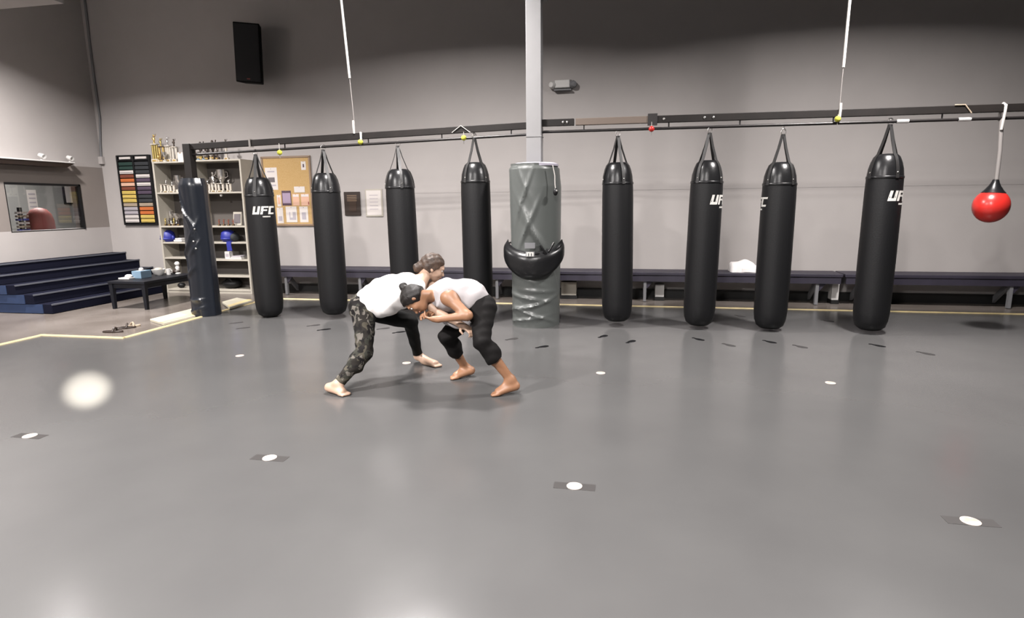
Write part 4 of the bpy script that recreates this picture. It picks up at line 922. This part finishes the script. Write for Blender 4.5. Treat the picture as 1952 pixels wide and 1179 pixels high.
        o=bpy.data.objects.new(name,me); C.objects.link(o); o.parent=parent; return o
V3=lambda p:np.array(p,float)
def frame(f,u):
    f=V3(f);f/=np.linalg.norm(f);u=V3(u);u=u-f*(u@f);u/=np.linalg.norm(u);s=np.cross(f,u);return f,u,s   # s = person's right
def head(S,c,f,u,s):
    ax=[f,s,u]
    S.ell(c+u*.015-f*.005,(.096,.074,.090),ax,.02)
    S.ell(c-u*.045+f*.035,(.060,.056,.065),ax,.03)
    S.ell(c-u*.088+f*.058,(.026,.028,.022),ax,.03)          # chin
    S.cone(c+f*.088-u*.005,c+f*.108-u*.036,.010,.014,.012)   # nose
    S.ell(c+f*.085+u*.022,(.012,.05,.012),ax,.015)           # brow
    for q in (-1,1):
        S.ell(c+f*.092+s*q*.032+u*.002,(.014,.014,.010),ax,.008,op='-')
        S.ell(c+s*q*.076-f*.005-u*.008,(.018,.009,.030),ax,.008)
        S.ell(c+f*.062+s*q*.04-u*.035,(.022,.02,.022),ax,.02)
    S.ell(c+f*.093-u*.062,(.010,.022,.010),ax,.008)          # lips
def face_bits(par,off,c,f,u,s):
    c=Vector(c-np.array(off)); f,u,s=Vector(f),Vector(u),Vector(s)
    for q in (-1,1):
        e=MB().ball(c+f*.080+s*q*.032+u*.002,.0100,12).build('eye','eyew',par,smooth=60)
        MB().ball(c+f*.0882+s*q*.032+u*.002,.0048,8).build('pupil','black',e,smooth=60)
    MB().tube([c+f*.098-u*.062-s*.02,c+f*.105-u*.062,c+f*.098-u*.062+s*.02],.0045,8).build('mouth','lip',par,smooth=60)
def foot(S,heel,toe,ank,lift=0.0):
    heel=V3(heel);toe=V3(toe); d=toe-heel; d[2]=0; L=np.linalg.norm(d); d/=L; sd=np.array([-d[1],d[0],0])
    L=.235; ball=toe-d*.06; ball[2]=.026; hl=ball-d*(L-.09); hl[2]=.03+lift
    S.cone(ank,hl+np.array([0,0,.012]),.034,.030,.03); S.cone(hl,ball,.031,.024,.03); S.cone(ank-np.array([0,0,.01]),ball+np.array([0,0,.012]),.032,.018,.04)
    for q in (-1,1): S.cone(hl+d*.03+sd*q*.006,ball+sd*q*.022,.024,.022,.02)
    for i in range(5):
        a=ball+sd*(.034-.017*i); a[2]=.018; e=a+d*(.056-.006*abs(i-1)); e[2]=.012; S.cone(a,e,.013,.0105 if i else .012,.008)
def hand(S,wr,dirn,palmn,curl=.9,spread=.012,side=1):
    d=V3(dirn);d/=np.linalg.norm(d);n=V3(palmn);n=n-d*(n@d);n/=np.linalg.norm(n);t=np.cross(d,n)*side
    pc=wr+d*.045; S.ell(pc,(.048,.036,.017),[d,t,n],.02); S.cone(wr,wr+d*.04,.024,.024,.02)
    for i in range(4):
        base=wr+d*(.082-.004*abs(i-1))+t*(.027-.018*i); L=[.038,.043,.04,.031][i]; p=base
        for j in range(3):
            a=curl*(.35+.75*j); e=p+(d*math.cos(a)+n*math.sin(a))*L*(1,.72,.6)[j]; S.cone(p,e,.0095-.0009*j,.0088-.0009*j,.006); p=e
    p=wr+d*.025+t*.032; e=p+(d*.6+t*.7+n*.3)*.036; S.cone(p,e,.0125,.0105,.012); S.cone(e,e+(d*.85+t*.1+n*.5)*.032,.0105,.009,.006)
A3=lambda px,py,Y:V3(at(px,py,Y))
def unit(v): v=V3(v); return v/np.linalg.norm(v)
def torso(S,pel,waist,chest,neck,lat,r,inf=0.0,k=.05):
    # r = (pelvis, waist, chest, upper) radii, lat = sideways direction
    o=[.055,.045,.065,.075]
    pts=[pel,waist,chest,neck]
    for q in (-1,1):
        for i in range(3): S.cone(pts[i]+lat*q*o[i],pts[i+1]+lat*q*o[i+1]*(1 if i<2 else .9),r[i]+inf,r[i+1]+inf,k)
RES=.006
# ---- wrestler in white shirt
def personA():
    pel=A3(697,582,4.78); waist=A3(738,557,4.80); chest=A3(778,548,4.80); neck=A3(804,544,4.83)
    hipR=A3(694,594,4.69); kneeR=A3(695,673,4.50); hipL=A3(712,592,4.89); kneeL=A3(782,614,5.06)
    hR,tR=V3(fl(631,750)),V3(fl(663,756)); hL,tL=V3(fl(795,692)),V3(fl(838,701))
    aR=A3(645,734,hR[1]); aR[2]=max(aR[2],.085); aL=A3(797,678,hL[1]); 
    lat=unit(hipR-hipL+np.array([0,-.05,0])); lat[2]=0; lat=unit(lat)
    shR=chest+lat*.155+unit(neck-chest)*.05; shL=chest-lat*.155+unit(neck-chest)*.05
    elR=A3(838,598,4.61); wrR=A3(876,618,4.575); elL=A3(872,560,5.05); wrL=A3(905,572,4.97)
    hc=A3(826,509,4.97); f,u,s=frame((.80,.34,-.42),(.42,.05,.9))
    t=thing('person','bent-over person in a white shirt and camouflage leggings gripping the other wrestler','person',(float(pel[0]),float(pel[1]),0),group='the two wrestlers'); off=(pel[0],pel[1],0)
    lo=np.array([-2.62,4.05,-.03]); hi=np.array([-.75,5.65,1.35])
    B=SDF(lo,hi,RES)
    torso(B,pel,waist,chest,neck-unit(neck-chest)*.06,lat,(.115,.105,.108,.075))
    B.cone(neck-unit(neck-chest)*.03,hc-u*.05-f*.03,.056,.05,.03); head(B,hc,f,u,s)
    B.cone(hipR,kneeR,.095,.056,.05); B.cone(kneeR,aR,.054,.034,.02); B.ell(kneeR+(aR-kneeR)*.3,(.056,.056,.09),None,.03)
    B.cone(hipL,kneeL,.095,.056,.05); B.cone(kneeL,aL,.054,.034,.02)
    foot(B,hR,tR,aR,.012); foot(B,hL,tL,aL)
    for sh,el,wr in ((shR,elR,wrR),(shL,elL,wrL)):
        B.cone(sh,el,.048,.038,.04); B.cone(el,wr,.038,.025,.02)
    hand(B,wrR,unit(wrR-elR),(.2,.3,-1),1.0,side=-1); hand(B,wrL,unit(wrL-elL),(0,-1,-.2),.7)
    body=B.mesh('body',['skinA'],t,off)
    face_bits(t,off,hc,f,u,s)
    # leggings
    S=SDF(lo,hi,RES); i=.010
    for q in (-1,1): S.cone(pel+lat*q*.055,waist+lat*q*.05-(waist-pel)*.25,.122,.108,.05)
    for hp,kn,an in ((hipR,kneeR,aR),(hipL,kneeL,aL)):
        cutp=an+(kn-an)*.06; d=unit(an-kn)
        S.cone(hp,kn,.095+i,.058+i,.05); S.cone(kn,an,.056+i,.036+i*.8,.02,cut=[(cutp,d)])
    S.ell(kneeR+(aR-kneeR)*.3,(.066,.066,.095),None,.03)
    S.ripple(.0022,[(60,10,45,0),(-30,40,70,1.)])
    mid=(hipR+hipL)/2
    def mf(Cn):
        # plain black on the inner faces of both legs
        out=np.zeros(len(Cn))
        for hp,kn,an,sg in ((hipR,kneeR,aR,1),(hipL,kneeL,aL,-1)):
            best=np.full(len(Cn),9.);side=np.zeros(len(Cn))
            for a,b in ((hp,kn),(kn,an)):
                ab=b-a; tt=np.clip(((Cn-a)@ab)/(ab@ab),0,1); c=a+tt[:,None]*ab; dd=np.linalg.norm(Cn-c,axis=1); m=dd<best
                best[m]=dd[m]; side[m]=(((Cn-c)@lat)*sg)[m]
            out[(best<.125)&(side<-.012 if sg==1 else side<.035)&(Cn[:,2]<hp[2]+.03)]=1
        return out
    S.mesh('leggings',['camo','legAi'],t,off,mf)
    # shirt
    S=SDF(lo,hi,RES)
    torso(S,pel+(waist-pel)*.42,waist,chest,neck-unit(neck-chest)*.05,lat,(.132,.125,.124,.088),0,.05)
    belly=A3(738,580,4.78); belly2=A3(722,585,4.76)
    for q in (-1,1): S.cone(belly+lat*q*.05,chest+lat*q*.05+np.array([0,0,-.03]),.09,.10,.06); S.cone(belly2+lat*q*.04,belly+lat*q*.05,.06,.09,.05)
    ax=unit(waist-pel); S.plane(pel+ax*.03,-ax)
    for sh,el in ((shR,elR),(shL,elL)): S.cone(sh,sh+(el-sh)*.55,.066,.062,.04,cut=[(sh+(el-sh)*.5,unit(el-sh))])
    nk=unit(hc-u*.05-neck); S.plane(neck+nk*.012,nk)
    S.ripple(.0042,[(38,12,-30,0),(-22,35,44,1.3),(55,-20,16,2.1)])
    S.mesh('shirt',['tee'],t,off)
    # hair
    S=SDF(hc-.22,hc+.22,.005)
    S.ell(hc+u*.022-f*.012,(.106,.086,.100),[f,s,u],.02)
    S.ell(hc-u*.03-f*.05,(.06,.07,.06),[f,s,u],.03)
    S.plane(hc+f*.050+u*.03,unit(f*.9-u*.75)); S.plane(hc-u*.055,-unit(u*.9+f*.2))
    bun=A3(798,511,4.93); S.cone(hc-f*.085+u*.005,bun,.04,.04,.03); S.ell(bun,(.050,.052,.046),None,.02)
    S.ripple(.0022,[(120,30,60,0),(-70,80,110,1)])
    S.mesh('hair',['hairA'],t,off)
    return t
def personB():
    pel=A3(914,584,4.76); waist=A3(893,563,4.75); chest=A3(855,562,4.71); neck=A3(826,566,4.66)
    hipL=A3(921,592,4.66); kneeL=A3(918,652,4.48); hipR=A3(903,592,4.85); kneeR=A3(851,642,4.80)
    tL,hL=V3(fl(936,755)),V3(fl(984,752)); tR,hR=V3(fl(858,724)),V3(fl(898,718))
    aL=A3(973,724,hL[1]+.0); aR=A3(887,701,hR[1])
    lat=unit(hipL-hipR); lat[2]=0; lat=unit(lat)      # towards the camera = her left
    shL=chest+lat*.155+unit(neck-chest)*.045; shR=chest-lat*.155+unit(neck-chest)*.045
    elL=A3(891,602,4.47); wrL=A3(836,609,4.45); elR=A3(872,606,4.90); wrR=A3(824,600,4.62)
    hc=A3(790,570,4.53); f,u,s=frame((-.12,-.16,-.98),(-.96,-.05,.12))
    t=thing('person','bent-over person in a grey tank top and black cropped leggings with a dark hair bun','person',(float(pel[0]),float(pel[1]),0),group='the two wrestlers'); off=(pel[0],pel[1],0)
    lo=np.array([-2.05,4.1,-.03]); hi=np.array([-.55,5.35,1.25])
    B=SDF(lo,hi,RES)
    torso(B,pel,waist,chest,neck-unit(neck-chest)*.06,lat,(.112,.102,.105,.072))
    B.cone(neck-unit(neck-chest)*.04,hc-u*.05-f*.03,.058,.05,.03); head(B,hc,f,u,s)
    B.cone(hipL,kneeL,.092,.058,.05); B.cone(kneeL,aL,.055,.036,.02); B.ell(kneeL+(aL-kneeL)*.33+np.array([.012,0,0]),(.05,.052,.085),None,.03)
    B.cone(hipR,kneeR,.092,.056,.05); B.cone(kneeR,aR,.053,.034,.02)
    foot(B,hL,tL,aL,.035); foot(B,hR,tR,aR,.02)
    for sh,el,wr in ((shL,elL,wrL),(shR,elR,wrR)):
        B.ell(sh,(.062,.06,.058),None,.04); B.cone(sh,el,.052,.041,.04); B.cone(el,wr,.041,.026,.02)
    hand(B,wrL,unit(wrL-elL)+np.array([0,.25,.1]),(.1,.4,.9),.9,side=1); hand(B,wrR,unit(wrR-elR),(.1,-.5,-.8),.8)
    B.mesh('body',['skinB'],t,off); face_bits(t,off,hc,f,u,s)
    S=SDF(lo,hi,RES); i=.010
    for q in (-1,1): S.cone(pel+lat*q*.055,waist+lat*q*.05-(waist-pel)*.1,.122,.106,.05)
    for hp,kn,an,fr in ((hipL,kneeL,aL,.46),(hipR,kneeR,aR,.58)):
        cutp=kn+(an-kn)*fr; d=unit(an-kn)
        S.cone(hp,kn,.092+i,.060+i,.05); S.cone(kn,an,.058+i,.040+i,.02,cut=[(cutp,d)]); S.ell(kn+(an-kn)*.33+np.array([.012,0,0]),(.068,.066,.095),None,.03,cut=[(cutp,d)])
    S.ripple(.0020,[(60,10,45,0),(-30,40,70,1.)])
    S.mesh('leggings',['legB'],t,off)
    S=SDF(lo,hi,RES)
    torso(S,pel+(waist-pel)*.75,waist,chest,neck-unit(neck-chest)*.03,lat,(.128,.120,.120,.090),0,.05)
    S.cone(waist+np.array([.03,0,-.09]),chest+np.array([0,0,-.05]),.09,.09,.05)
    ax=unit(waist-pel); S.plane(pel+ax*.04,-unit(ax+np.array([0,0,.35])))
    for sh,el in ((shL,elL),(shR,elR)): S.ell(sh+lat*(.045 if sh is shL else -.045)+np.array([.015,0,-.02]),(.072,.065,.078),None,.012,op='-')
    nk=unit(hc-neck); S.plane(neck+nk*.035,nk)
    S.ripple(.0028,[(38,12,-30,0),(-22,35,44,1.3),(55,-20,16,2.1)])
    S.mesh('tank_top',['tank'],t,off)
    # loose shirt front hanging below the forearms
    fx=A3(872,622,4.66); S=SDF(fx-.2,fx+.2,.006)
    S.cone(A3(852,612,4.66),A3(890,622,4.64),.035,.045,.02); S.cone(A3(890,622,4.64),A3(898,632,4.63),.045,.025,.02)
    S.ripple(.004,[(50,20,60,0),(-40,60,20,1.)]); S.mesh('hanging_hem',['tank'],t,off)
    S=SDF(hc-.24,hc+.24,.005)
    S.ell(hc+u*.022-f*.012,(.108,.088,.100),[f,s,u],.02); S.ell(hc-u*.035-f*.045,(.065,.078,.06),[f,s,u],.03)
    S.plane(hc+f*.055+u*.03,unit(f*.95-u*.5)); S.plane(hc-u*.065,-unit(u*.9+f*.1))
    bun=A3(769,547,4.55); S.cone(hc+unit(bun-hc)*.08,bun,.022,.028,.012); S.ell(bun,(.036,.036,.036),None,.012)
    S.ripple(.0012,[(120,30,60,0),(-70,80,110,1)])
    S.mesh('hair',['hairB'],t,off)
    return t
personA(); personB()
